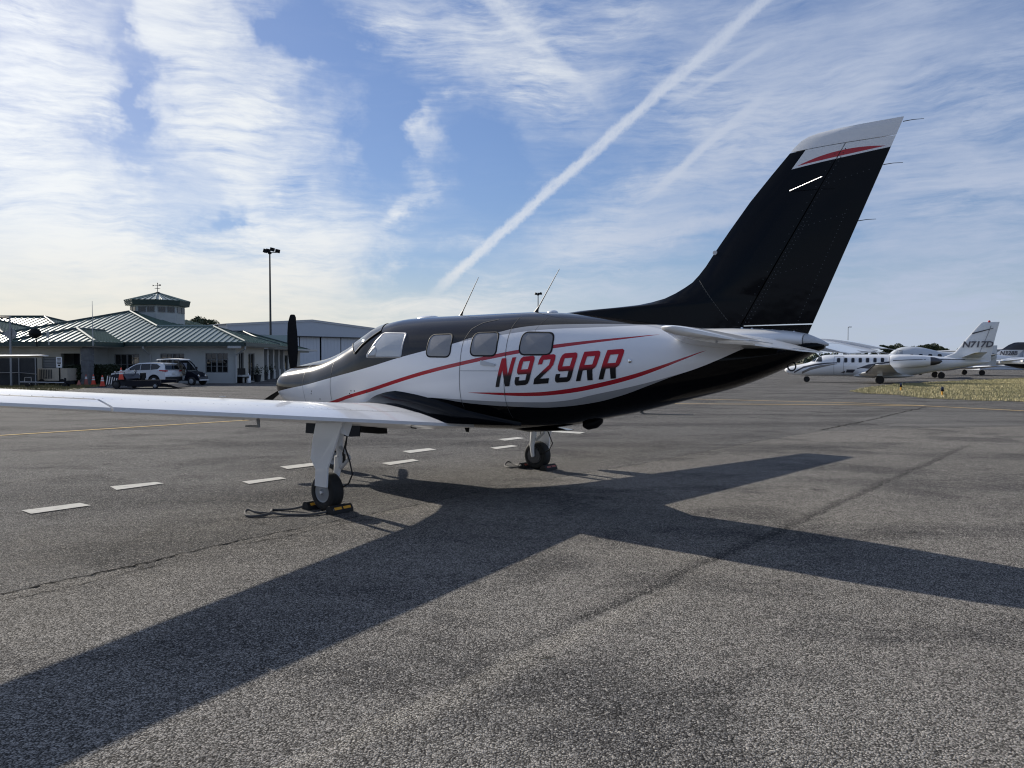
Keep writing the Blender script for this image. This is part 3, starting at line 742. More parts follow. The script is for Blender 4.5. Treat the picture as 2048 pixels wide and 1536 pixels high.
for side in (1, -1):
    mb = MB(); mb.loft(wing_rings([.40, .56, .70], 0, 1, side, .03))
    mb.loft(wing_rings([.701, 1.0, 1.5, 2, 2.8, 3.6, 4.4, 5.2, 6.15], 0, HF, side, .022))
    tip = wing_rings([6.151, 6.40], 0, 1, side, .02)
    for dy, k in ((6.47, .96), (6.53, .84), (6.565, .62), (6.575, .40)):
        xl, xt, z, th = wing_at(dy); xm = (xl + xt) / 2 - .05
        tip.append([((x - xm) * (.75 + .25 * k) + xm, side * dy, z + (zz - z - .01) * k + .01) for x, zz in airfoil(xl, xt, z, th, 0, 1, te=.02)])
    mb.loft(tip)
    w = obj('wing', mb, M['whitewing'], P, 35)
    g = .004
    obj('flap', MB().loft(wing_rings([.705, 1.5, 2.5, 3.3, 4.17], HF + .006, 1, side, .034)), M['whitewing'], w, 35)
    ail = wing_rings([4.19, 4.32, 5.2, 6.14], HF + .007, 1, side, .024)
    obj('aileron', MB().loft(ail), M['whitewing'], w, 35)
    hg = MB(); st_ = []
    for y in (4.19, 5.0, 6.14):
        xl, xt, z, th = wing_at(y); q = airfoil(xl, xt, z, th, HF - .012, HF + .012, te=.022, n=1); st_.append([(q[1][0], side * y, q[1][1] + .002), (q[0][0], side * y, q[0][1] + .002)])
    hg.loft(st_, (False, False), closed=False); obj('hinge_gap', hg, M['seam'], w)
    hg = MB(); st_ = []
    for y in (.75, 2.4, 4.17):
        xl, xt, z, th = wing_at(y); q = airfoil(xl, xt, z, th, HF - .004, HF + .004, te=.022, n=1); st_.append([(q[1][0], side * y, q[1][1] + .0015), (q[0][0], side * y, q[0][1] + .0015)])
    hg.loft(st_, (False, False), closed=False); obj('flap_gap', hg, M['grey'], w)
    mb = MB()
    def hingegap(y0, y1, s):
        a = wing_rings([y0, y1], HF, HF + .006, side, .022)
        for r in a: pass
        q = [a[0][0], a[1][0], a[1][len(a[0]) // 2], a[0][len(a[0]) // 2]]
        return q
    # rows of rivets along the spar and hinge lines
    rv = MB()
    for fr_, yr in ((HF - .05, (.9, 6.1)), (.36, (1.2, 6.1))):
        y = yr[0]
        while y < yr[1]:
            xl, xt, z, th = wing_at(y); af = airfoil(xl, xt, z, th, fr_, fr_ + .01, te=.022, n=2); x, zz = af[0]
            rv.lathe([(.005, 0), (.004, .0012)], (x, side * y, zz), 'Z', 6); y += .07
    o = obj('rivet_row', rv, M['grey'], w); o['kind'] = 'stuff'
    mb = MB(); xl, xt, z, th = wing_at(2.9)
    mb.lathe([(.03, 0), (.03, .006)], (.25, side * 2.9, z + .153), 'Z', 16); obj('fuel_cap', mb, M['grey'], w, 40)
    # wing root fillet
    rows = []
    for k in range(40):
        x = .90 - (.90 + 1.42) * k / 39
        yo = .90 - .10 * k / 39
        if x > -.73:
            xl, xt, z, th = wing_at(max(yo, .7)); s = max(.001, min(1, (xl - x) / (xl - xt))); zo = max(q[1] for q in [airfoil(xl, xt, z, th, s, s + .001, te=.03, n=1)[0]]) + .003
        else:
            f = (-.73 - x) / .69; zo = .885 - .02 * f; yo = yo + (side_y(x, .9) + .004 - yo) * min(1, f * 1.0)
        e = min(1, k / 10); ft = 1 if x > -.7 else max(0, 1 - (-.7 - x) / .75)
        zt_ = zo + (.02 + .13 * (e ** .7)) * (.25 + .75 * ft)
        p1 = Vector((x, side_y(x, zt_) - .006, zt_)); p0 = Vector((x, max(yo, p1.y), zo)); pc = Vector((x, p1.y + .02 * ft, zo + .012))
        rows.append([tuple((p0 * (1 - s) ** 2 + pc * 2 * s * (1 - s) + p1 * s * s) * 1) for s in [j / 8 for j in range(9)]])
    rows = [[(a, b * side, c) for a, b, c in r] for r in rows]
    obj('wing_fillet', MB().loft(rows, (False, False), closed=False), M['black'], P, 60)
# pitot mast, tie-down, wing underside fittings
mb = MB().tube([(-.1, 2.75, 1.06), (-.12, 2.75, .955), (.10, 2.75, .945)], [.02, .014, .009], 8)
obj('pitot_tube', mb, M['grey'], P, 40)
mb = MB().tube([(-.35, 1.0, .86), (-.36, 1.0, .83), (-.44, 1.0, .826)], .007, 6); obj('drain_fitting', mb, M['darkgrey'], P, 40)
mb = MB().loft([[(.62, -2.6 + .16 * math.cos(a) , 1.03 + .16 * math.sin(a)) for a in [2 * PI * k / 20 for k in range(20)]], *[[(.62 + .82 * s, -2.6 + .16 * math.sqrt(1 - s * s) * math.cos(a), 1.03 + .16 * math.sqrt(1 - s * s) * math.sin(a)) for a in [2 * PI * k / 20 for k in range(20)]] for s in (.3, .6, .8, .92, .98)]])
obj('radar_pod', mb, M['white'], P, 50)
# propeller
prop = obj('spinner', MB().lathe([(.20, 3.188), (.20, 3.20), (.19, 3.26), (.15, 3.36), (.09, 3.45), (.03, 3.50), (.005, 3.505)], (0, 0, 1.263), 'X', 28), M['black'], P, 40)
def blade(phi):
    rings = []
    for r, c, b in ((.12, .07, 60), (.2, .095, 52), (.3, .125, 45), (.45, .150, 38), (.6, .155, 32), (.75, .145, 27), (.88, .125, 24), (.97, .10, 22), (1.005, .075, 21), (1.016, .05, 21)):
        b = R(b); t = .012 + .05 * max(0, .3 - r)
        ring = []
        for k in range(12):
            a = 2 * PI * k / 12; u = math.cos(a) * c / 2 + (-.012 if r > .9 else 0); v = math.sin(a) * t / 2
            y = u * math.cos(b) - v * math.sin(b); x = u * math.sin(b) + v * math.cos(b)
            cy, cz = math.cos(phi), math.sin(phi)
            ring.append((3.24 + x, y * cy + r * cz, 1.263 + r * cy - y * cz))
        rings.append(ring)
    return MB().loft(rings)
for k in range(3): obj('propeller_blade', blade(R(1.4 + 120 * k)), M['blackmatte'], P, 40)
# fin and rudder
def half_t(z, d, chord, f):
    Tz = .072 if z < 2.4 else .072 + (.040 - .072) * (z - 2.4) / 1.15
    return Tz * (1 - math.exp(-(d + .004) / .22)) * (1 - .93 * max(0, (f - .35) / .65) ** 1.25)
def fin_ring(z, xl, xt, full_te, n=22, dz=0.0, thin=1.0):
    L = [];  
    for k in range(n + 1):
        s = .5 - .5 * math.cos(PI * k / n); x = xl + (xt - xl) * s; d = xl - x; f = min(1, d / max(.05, xl - full_te))
        dd = min(d, 3.0); ef = 1 - (x - full_te) / min(1.6, max(.1, xl - full_te)); ef = max(0, min(1, ef))
        L.append((x, half_t(z, dd, 0, ef) * thin if k or xl - xt < 1e9 else .004, z + dz * d))
    return L + [(x, -y, zz) for x, y, zz in reversed(L)]
TEx = lambda z: -4.327 - .4184 * (z - 1.811)
HGx = lambda z: -3.737 - .5816 * (z - 1.908)
LE = [(1.72,-1.75),(2.0,-1.73),(2.095,-1.72),(2.115,-1.95),(2.130,-2.35),(2.145,-2.65),(2.165,-2.80),(2.196,-2.946),(2.24,-3.06),(2.29,-3.16),(2.335,-3.237),(2.40,-3.305),(2.48,-3.375),(2.605,-3.463),(2.8,-3.612),(3.033,-3.796),(3.25,-3.993),(3.4185,-4.152)]
LEx = lambda z: float(np.interp(z, [a for a, b in LE], [b for a, b in LE]))
mb = MB().loft([fin_ring(z, LEx(z), TEx(z), TEx(z)) for z in (1.70, 1.80, 1.893)])
zs = [1.8945, 2.0, 2.095, 2.115, 2.130, 2.145, 2.165, 2.196, 2.24, 2.29, 2.335, 2.40, 2.48, 2.605, 2.8, 3.033, 3.25, 3.4185]
mb.loft([fin_ring(z, LEx(z), HGx(z), TEx(z)) for z in zs])
fin = obj('vertical_fin', mb, M['fin'], P, 40)
def rud_ring(z, n=10):
    L = []; xl = HGx(z) - .011; xt = TEx(z)
    for k in range(n + 1):
        x = xl + (xt - xl) * k / n; xle = LEx(min(z, 3.41)); ef = max(0, min(1, 1 - (x - xt) / min(1.6, xle - xt)))
        L.append((x, half_t(z, xle - x, 0, ef) * .985, z))
    return L + [(x, -y, zz) for x, y, zz in reversed(L)]
mb = MB().loft([rud_ring(z) for z in (1.903, 2.2, 2.5, 2.8, 3.1, 3.4185)])
cap = [(3.4245,-4.158),(3.456,-4.187),(3.505,-4.245),(3.535,-4.31),(3.552,-4.40),(3.560,-4.52)]
mb.loft([fin_ring(z, xl, TEx(min(z, 3.55)), TEx(min(z, 3.55)), thin=(1 if z < 3.5 else .75 if z < 3.55 else .35)) for z, xl in cap])
rud = obj('rudder', mb, M['fin'], P, 40)
def wick(a, b, r=.003): return obj('static_wick', MB().tube([a, [(p + q) / 2 for p, q in zip(a, b)][:2] + [(a[2] + b[2]) / 2 + .004], b], [r * 1.4, r, r * .7], 6), M['darkgrey'], rud if a[1] == 0 else P, 40)
wick((-5.05, 0, 3.52), (-5.20, 0, 3.512)); wick((-4.91, 0, 3.195), (-5.055, 0, 3.188)); wick((-4.72, 0, 2.755), (-4.861, 0, 2.754))
for s in (1, -1):
    obj('whisker_antenna', MB().tube([(-4.17, s * .05, 3.077), (-4.51, s * .30, 3.10)], [.004, .003], 6), M['white'], P, 40)
for k in range(6): obj('fin_bolt', MB().lathe([(.013, 0), (.013, .008), (.006, .012)], (-3.76 - .092 * k, .068 - .006 * k, 1.872 - .009 * k), 'Y', 10), M['chrome'], P, 40)
M['rivet'] = mat('fin_rivet', (.02, .022, .026), .3, spec=.5)
for s_ in (1, -1):
    rv = MB()
    def rvt(x, z):
        xle = LEx(min(z, 3.41)); xt = TEx(z); ef = max(0, min(1, 1 - (x - xt) / min(1.6, xle - xt)))
        rv.lathe([(.0055, 0), (.004, s_ * .002)], (x, s_ * (half_t(z, xle - x, 0, ef) - .0005), z), 'Y', 6)
    for k in range(46):
        z = 1.93 + .032 * k
        rvt(HGx(z) - .035, z)
        if k < 30: rvt(HGx(z) - .065, z); rvt(TEx(z) + .13, z)
        if k % 2 == 0: rvt(HGx(z) + .03, z)
    for k in range(16): rvt(-3.30 - .020 * k, 2.36 - .026 * k)
    for zz in (2.35, 2.75, 3.1):
        for k in range(8): rvt(HGx(zz) - .06 - .045 * k, zz + .01 * k)
    o = obj('rivet_row', rv, M['rivet'], rud); o['kind'] = 'stuff'
    sv = MB()
    ln = []
    for k in range(13):
        z = 1.95 + .033 * k; x = -3.62 + .30 * k / 12 + .0; xle = LEx(z); xt = TEx(z); ef = max(0, min(1, 1 - (x - xt) / min(1.6, xle - xt)))
        ln.append((x, s_ * (half_t(z, xle - x, 0, ef) + .0008), z))
    sv.tube(ln, .0028, 4); obj('panel_seam', sv, M['rivet'], fin)
mb = MB().lathe([(.020, -.022), (.022, 0), (.020, .022)], (-3.470, 0, 2.60), 'Y', 14); obj('fin_light', mb, M['lightgrey'], fin, 40)
# stabiliser, elevators
def stab_ring(y, xl, xt, zl, zt, th, a=0.0, b=1.0, te=.008):
    c = xl - xt; up = []; lo = []; n = 12
    for k in range(n + 1):
        s = a + (b - a) * (.5 - .5 * math.cos(PI * k / n))
        yt = 5 * th * (.2969 * math.sqrt(s) - .126 * s - .3516 * s * s + .2843 * s ** 3 - .1036 * s ** 4) * c + te / 2 * s
        zz = zl + (zt - zl) * s; x = xl - s * c; up.append((x, y, zz + yt)); lo.append((x, y, zz - yt))
    return up[::-1] + lo[1 if a == 0 else 0:]
sx = lambda y: -3.20 + (-4.0 + 3.20) * (y - .3) / 1.9
hx = lambda y: -4.13 + (-4.27 + 4.13) * (y - .3) / 1.9
for side in (1, -1):
    mb = MB(); ys = [.02, .3, .8, 1.3, 1.84]
    def sr(y, full): 
        xt = hx(y); return [(x, side * y, z) for x, _, z in stab_ring(y, sx(y), xt - (.0), 1.80, 1.725, .13 * (1 - .12 * y), 0, 1, .075 * (1 - .15 * y))]
    mb.loft([sr(max(y, .02), 0) for y in ys])
    tipr = [[(x, side * y, z) for x, _, z in stab_ring(y, sx(y) - dx, -4.545 + dx * .2, 1.80, 1.708, .11 * k, 0, 1, .008)] for y, dx, k in ((1.841, 0, 1), (2.10, 0, 1), (2.18, .01, .95), (2.215, .04, .75), (2.23, .09, .45))]
    mb.loft(tipr)
    st = obj('stabilizer', mb, M['white'], P, 40)
    el = []
    for y, xt, zt in ((.36, -4.50, 1.655), (.42, -4.57, 1.640), (1.0, -4.555, 1.652), (1.6, -4.53, 1.672), (1.83, -4.515, 1.682)):
        x0 = hx(y) - .012; th = .036 * (1 - .15 * y)
        el.append([(x0, side * y, 1.722 + th), (x0 * .6 + xt * .4, side * y, (1.722 * .6 + zt * .4) + th * .72), (xt, side * y, zt + .005), (xt, side * y, zt - .005), (x0 * .6 + xt * .4, side * y, (1.722 * .6 + zt * .4) - th * .66), (x0, side * y, 1.722 - th)])
    obj('elevator', MB().loft(el), M['white'], st, 30)
    for y in (2.02, 1.55, 1.05):
        zt = 1.715 if y > 1.9 else 1.675
        obj('static_wick', MB().tube([(-4.47, side * y, zt), (-4.58, side * y, zt - .012), (-4.70, side * (y + .01), zt - .03)], [.005, .004, .003], 6), M['lightgrey'], st, 40)
mb = MB(); rr = []
for x, w, zt_, zb_ in ((-2.95, .02, 1.83, 1.80), (-3.1, .18, 1.875, 1.74), (-3.4, .30, 1.885, 1.71), (-3.7, .315, 1.88, 1.69), (-4.0, .27, 1.862, 1.69), (-4.2, .20, 1.84, 1.69), (-4.31, .13, 1.818, 1.69)):
    rr.append([(x, w * math.copysign(abs(math.cos(a)) ** .8, math.cos(a)), (zt_ + zb_) / 2 + (zt_ - zb_) / 2 * math.sin(a)) for a in [2 * PI * k / 24 for k in range(24)]])
mb.loft(rr); obj('stabilizer_fairing', mb, M['white'], P, 50)
rr = [[(x, w * math.cos(a), zc_ + hh * math.sin(a)) for a in [2 * PI * k / 20 for k in range(20)]] for x, w, zc_, hh in ((-4.318, .115, 1.752, .064), (-4.37, .088, 1.742, .052), (-4.44, .05, 1.73, .032), (-4.50, .012, 1.715, .01))]
obj('tail_cone', MB().loft(rr), M['lightgrey'], P, 50)
# antennas and belly fittings
def whip(b, t): 
    b = Vector(b); t = Vector(t)
    return obj('whip_antenna', MB().tube([b, b.lerp(t, .06), b.lerp(t, .16), t], [.026, .018, .007, .0035], 8), M['darkgrey'], P, 40)
whip((-.19, 0, 2.115), (-.49, 0, 2.58)); whip((-1.34, 0, 2.115), (-1.67, 0, 2.59))
def puck(x0, x1, z, hgt, w):
    rr = [[(x0 + (x1 - x0) * s, w * k * math.cos(a), z + hgt * k * max(-.3, math.sin(a))) for a in [2 * PI * j / 16 for j in range(16)]] for s, k in ((0, .05), (.05, .5), (.18, .85), (.5, 1), (.8, .9), (.95, .55), (1, .05))]
    return obj('roof_antenna', MB().loft(rr), M['white'], P, 50)
puck(.53, .19, 2.118, .034, .10); puck(-1.52, -1.64, 2.108, .03, .06)
obj('beacon_pod', MB().loft([[(x, .07 * k * math.cos(a), z + .055 * k * math.sin(a)) for a in [2 * PI * j / 16 for j in range(16)]] for x, z, k in ((-1.99, .895, .1), (-2.01, .885, .7), (-2.06, .885, 1), (-2.16, .91, 1), (-2.21, .935, .7), (-2.23, .95, .1))]), M['blackmatte'], P, 50)
mb = MB().loft([[(-2.55, .004, 1.09), (-2.55, -.004, 1.09), (-2.66, -.004, 1.10), (-2.66, .004, 1.10)], [(-2.70, .003, 1.035), (-2.70, -.003, 1.035), (-2.735, -.003, 1.03), (-2.735, .003, 1.03)]])
mb.tube([(-2.70, 0, 1.033), (-3.26, 0, 1.047)], [.006, .003], 6); obj('rod_antenna', mb, M['grey'], P, 30)
mb = MB().loft([[(-.25, .004, .78), (-.25, -.004, .78), (-.34, -.004, .78), (-.34, .004, .78)], [(-.285, .003, .70), (-.285, -.003, .70), (-.33, -.003, .70), (-.33, .003, .70)]]); obj('blade_antenna', mb, M['blackmatte'], P)
ringp = [(-4.19 + .035 * math.cos(a), 0, 1.525 + .04 * math.sin(a)) for a in [2 * PI * k / 14 for k in range(15)]]
obj('tie_down_ring', MB().tube(ringp, .007, 6, False), M['darkgrey'], P, 50)
obj('belly_fairing', MB().loft([[(x, w * math.cos(a), .812 + hh * math.sin(a)) for a in [2 * PI * j / 20 for j in range(20)]] for x, w, hh in ((-1.0, .02, .01), (-1.08, .12, .035), (-1.3, .17, .05), (-1.6, .17, .02), (-1.8, .1, .0), (-1.85, .02, .0))]), M['black'], P, 50)

# landing gear
M['exhaustmetal'] = mat('worn_brake_steel', (.10, .10, .105), .45, .8, var=.4, vscale=30)
def wheel(parent, c, r, w, side, hubmat='grey'):
    x, y, z = c
    prof = [(r * .56, -w * .42), (r * .62, -w * .5), (r * .82, -w * .52), (r * .95, -w * .40), (r, -w * .15), (r, w * .15), (r * .95, w * .40), (r * .82, w * .52), (r * .62, w * .5), (r * .56, w * .42)]
    t = obj('tyre', MB().lathe(prof, (0, 0, 0), 'Y', 36, (False, False)), M['rubber'], parent, 40, loc=c)
    hp = [(r * .57, -w * .40), (r * .55, -w * .45), (r * .48, -w * .40), (r * .30, -w * .42), (r * .16, -w * .47), (r * .14, -w * .49), (r * .14, w * .49), (r * .16, w * .47), (r * .30, w * .42), (r * .48, w * .40), (r * .55, w * .45), (r * .57, w * .40)]
    o = obj('wheel_hub', MB().lathe(hp, (0, 0, 0), 'Y', 28), M[hubmat], parent, 30, loc=c)
    return t
DOORP = [(.085,.965),(-.36,.985),(-.30,.845),(-.145,.463),(-.13,.267),(.065,.266),(.05,.444),(.14,.549),(.125,.762)]
for side in (1, -1):
    g = obj('landing_gear', MB().tube([(-.03, side * 1.72, 1.0), (-.03, side * 1.735, .62)], .042, 14).tube([(-.03, side * 1.735, .66), (-.03, side * 1.74, .42)], .030, 14), M['white'], P, 40)
    y0 = side * 1.945; dm = MB()
    dm.loft([[(x, side * (1.965 - .10 * max(0, z - .5)), z) for x, z in DOORP], [(x, side * (1.985 - .10 * max(0, z - .5)), z) for x, z in DOORP]])
    obj('gear_door', dm, M['white'], g)
    obj('gear_door', MB().add([(-.30, side * 1.93, .985), (-.42, side * 1.86, .985), (-.33, side * 1.86, .80), (-.28, side * 1.93, .845)], [(0, 1, 2, 3)]).add([(-.30, side * 1.925, .985), (-.42, side * 1.855, .985), (-.33, side * 1.855, .80), (-.28, side * 1.925, .845)], [(0, 1, 2, 3)]), M['white'], g)
    f = MB().tube([(-.03, side * 1.742, .56), (-.02, side * 1.742, .47), (.005, side * 1.745, .36), (0, side * 1.76, .20)], [.045, .045, .034, .026], 12)
    f.tube([(0, side * 1.74, .20), (0, side * 1.96, .20)], .018, 10)
    obj('wheel_fork', f, M['white'], g, 40)
    tl = MB().tube([(-.06, side * 1.745, .66), (-.20, side * 1.75, .58), (-.21, side * 1.75, .55)], [.022, .016, .02], 8).tube([(-.21, side * 1.75, .55), (-.07, side * 1.745, .44)], [.018, .022], 8)
    obj('torque_link', tl, M['lightgrey'], g, 40)
    bl = MB().tube([(-.30, side * 1.80, .92), (-.24, side * 1.80, .80), (-.20, side * 1.79, .66), (-.27, side * 1.79, .52), (-.32, side * 1.80, .40), (-.26, side * 1.80, .30), (-.10, side * 1.79, .22)], .008, 6)
    bl.tube([(-.27, side * 1.78, .90), (-.19, side * 1.775, .74), (-.14, side * 1.77, .62), (-.13, side * 1.77, .5)], .006, 6)
    obj('brake_line', bl, M['rubber'], g, 50)
    wheel(g, (0, side * 1.873, .203), .203, .155, side)
    obj('brake_disc', MB().lathe([(.112, 0), (.112, .012), (.05, .016)], (0, side * 1.785 - .006, .203), 'Y', 26), M['exhaustmetal'], g, 30)
g = obj('nose_gear', MB().tube([(2.2, 0, .80), (2.22, 0, .48)], .04, 12).tube([(2.22, 0, .5), (2.23, .0, .42)], .05, 10), M['white'], P, 40)
f = MB()
for s in (1, -1): f.tube([(2.225, s * .03, .44), (2.235, s * .085, .38), (2.25, s * .09, .18)], [.03, .024, .02], 8)
obj('wheel_fork', f.tube([(2.25, -.1, .18), (2.25, .1, .18)], .014, 8), M['white'], g, 40)
wheel(g, (2.25, 0, .18), .18, .12, 1)
for s in (1, -1):
    dd = MB().loft([[(x, s * y, z) for x, y, z in ((2.62, .21, .73), (1.42, .21, .73), (1.42, .24, .555), (1.60, .245, .54), (2.60, .245, .53))], [(x, s * y, z) for x, y, z in ((2.62, .225, .73), (1.42, .225, .73), (1.42, .255, .555), (1.60, .26, .54), (2.60, .26, .53))]])
    obj('gear_door', dd, M['blackmatte'], g)

# wheel chocks
def chocks(origin_y, label, rope_pts, stripe):
    o = thing('wheel_chocks', label, 'wheel chocks', PLANE + LFT * origin_y, HEAD, 'rubber chocks at the main wheels')
    for x, rz_ in ((.20, 0), (-.20, 0)):
        pr = [(-.062, 0), (.062, 0), (.056, .03), (.028, .072), (.012, .080), (-.012, .080), (-.028, .072), (-.056, .03)]
        c = obj('chock', MB().prism(pr, -.135, .135, 'Y'), M['rubber'], o, 30, loc=(x, 0, .004))
        s = MB()
        for q in (-1, 1):
            for yy in (-.065, .05):
                s.add([(q * .0525, yy - .045, .040), (q * .0525, yy + .05, .040), (q * .036, yy + .05, .064), (q * .036, yy - .045, .064)], [(0, 1, 2, 3)])
        obj('reflective_stripe', s, stripe, c)
    obj('rope', MB().tube(rope_pts, .013, 8), M['rope'], o, 60)
    return o
M['rope'] = mat('weathered_rope', (.11, .105, .10), .85, var=.5, vscale=25, bump=.5, bscale=150)
def rope_from_px(pts, oy):
    out = []
    base = PLANE + LFT * oy
    for u, v, h_ in pts:
        p = G(u, v, h_) - base; out.append(Vector((p.dot(FWD), p.dot(LFT), h_)))
    sm = []
    for i in range(len(out) - 1):
        p0, p1, p2, p3 = out[max(i-1, 0)], out[i], out[i+1], out[min(i+2, len(out)-1)]
        for k in range(5):
            t = k / 5; sm.append(.5 * ((2*p1) + (p2-p0)*t + (2*p0-5*p1+4*p2-p3)*t*t + (3*p1-p0-3*p2+p3)*t**3))
    return sm + [out[-1]]
ropeL = rope_from_px([(605, 1013, .05), (580, 1018, .02), (556, 1019, .012), (544, 1019, .012), (543, 1023, .012), (535, 1026, .012), (515, 1025, .03), (498, 1019, .045), (490, 1024, .03), (494, 1031, .014), (510, 1032, .014), (530, 1029, .02), (545, 1026, .03), (570, 1029, .014), (620, 1029, .014), (650, 1024, .02), (668, 1020, .05)], 1.873)
chocks(1.873, 'yellow striped black wheel chocks with a long looped rope at the near main wheel', ropeL, M['yellow'])
ropeR = rope_from_px([(1042, 931, .05), (1030, 929, .03), (1018, 923, .06), (1012, 926, .04), (1010, 932, .012), (1020, 935, .012), (1040, 933, .03)], -1.873)
chocks(-1.873, 'black wheel chocks with a short rope loop at the far main wheel', ropeR, mat('dull_red_stripe', (.30, .07, .05), .5, var=.2, vscale=20))

# ================================================================ terminal building
M['wall'] = mat('painted_stucco_wall', (.44, .455, .44), .8, var=.08, vscale=1.5, bump=.15, bscale=40, dirt=((.28, .28, .26), .8, .3))
M['wallside'] = mat('cream_stucco_wall', (.47, .455, .40), .8, var=.08, vscale=1.5, bump=.15, bscale=40)
M['roof'] = mat('green_standing_seam_metal', (.075, .125, .105), .36, 0.0, var=.10, vscale=2.0, spec=1.0, coat=.6)
_b = M['roof'].node_tree.nodes['Principled BSDF']; _b.inputs['Coat Roughness'].default_value = .30; _b.inputs['Specular Tint'].default_value = (.78, .92, .70, 1)
M['fascia'] = mat('dark_green_fascia', (.022, .045, .042), .45, var=.1, vscale=3)
M['trim'] = mat('pale_trim', (.42, .43, .42), .5, var=.06, vscale=3)
M['pale'] = mat('ridge_cap_metal', (.22, .27, .25), .65, spec=.2)
M['stone'] = mat('rough_grey_stone', (.16, .165, .17), .85, var=.5, vscale=3.5, bump=.8, bscale=6)
M['winframe'] = mat('white_window_frame', (.20, .205, .205), .5)
M['rolldoor'] = mat('grey_roller_door', (.24, .255, .27), .5, var=.06, vscale=2)
M['leaf'] = mat('hedge_leaf', (.022, .034, .014), .6, var=.5, vscale=6)
M['bark'] = mat('bark', (.07, .055, .04), .9, var=.4, vscale=5)

TB = thing('terminal_building', 'low grey terminal building with green standing seam roofs and an octagonal cupola', 'building', (-28, 58, 0))
TO = Vector((-28, 58, 0))
def tp(name, mb, m, parent=TB, smooth=None):         # terminal parts are written in world coordinates
    mb.v = [(x - TO.x, y - TO.y, z - TO.z) for x, y, z in mb.v]
    return obj(name, mb, m, parent, smooth)
def clip(poly, f, keep_less, val):
    out = []
    for i, p in enumerate(poly):
        q = poly[(i + 1) % len(poly)]; a = f(p) - val; b = f(q) - val
        if keep_less: a, b = -a, -b
        if a >= 0: out.append(p)
        if a * b < 0: t = a / (a - b); out.append(p.lerp(q, t))
    return out
def roof_slope(pts, along, step, parent, rib=.045, ribw=.04, thick=.05, phase=0.0):
    pts = [Vector(p) for p in pts]
    n = (pts[1] - pts[0]).cross(pts[2] - pts[0]).normalized()
    if n.z < 0: n = -n
    a = Vector(along); a = (a - n * a.dot(n)).normalized()          # along the eave
    f = lambda p: p.dot(a); lo, hi = min(map(f, pts)), max(map(f, pts))
    k = math.floor((lo - phase) / step)
    while k * step + phase < hi - .02:
        s0 = k * step + phase; k += 1
        q = clip(clip(pts, f, False, s0), f, True, s0 + step)
        if len(q) < 3: continue
        mb = MB(); mb.loft([[p - n * thick for p in q], q])
        r = clip(clip(pts, f, False, max(s0, lo + .01)), f, True, max(s0, lo + .01) + ribw)
        if len(r) >= 3: mb.loft([[p - n * .01 for p in r], [p + n * rib for p in r]])
        tp('roof_panel', mb, M['roof'], parent)
EZ = 2.87; SL = .33
V3 = lambda x, y, z: Vector((x, y, z))
roofp = tp('roof', MB().span((-38.1, 50.1, 2.60), (-18.45, 50.2, 2.85)), M['fascia'])
def sl(pts, along, zf, step=.42, **k): roof_slope([V3(x, y, zf(x, y)) for x, y in pts], along, step, roofp, **k)
fr = lambda x, y: EZ + SL * (y - 50)
sl([(-38.2, 50), (-18.3, 50), (-22, 53.7), (-26.1, 53.7), (-30.3, 57.9)], (1, 0, 0), fr)
rt = lambda x, y: 5.48 - SL * (x + 30.3)
sl([(-30.3, 57.9), (-26.1, 53.7), (-22.4, 57.4), (-22.4, 74), (-30.3, 66.1)], (0, 1, 0), rt, step=.6)
sl([(-22, 53.7), (-18.3, 50), (-18.3, 57.4)], (0, 1, 0), lambda x, y: 4.09 - SL * (x + 22))
sl([(-26.1, 53.7), (-22, 53.7), (-18.3, 57.4), (-22.4, 57.4)], (1, 0, 0), lambda x, y: 4.09 - SL * (y - 53.7), step=.8)
sl([(-30.3, 57.9), (-30.3, 66.1), (-38.2, 74), (-38.2, 50)], (0, 1, 0), lambda x, y: 5.48 + SL * (x + 30.3), step=.8)
sl([(-30.3, 66.1), (-22.4, 74), (-38.2, 74)], (1, 0, 0), lambda x, y: 5.48 - SL * (y - 66.1), step=1.0)
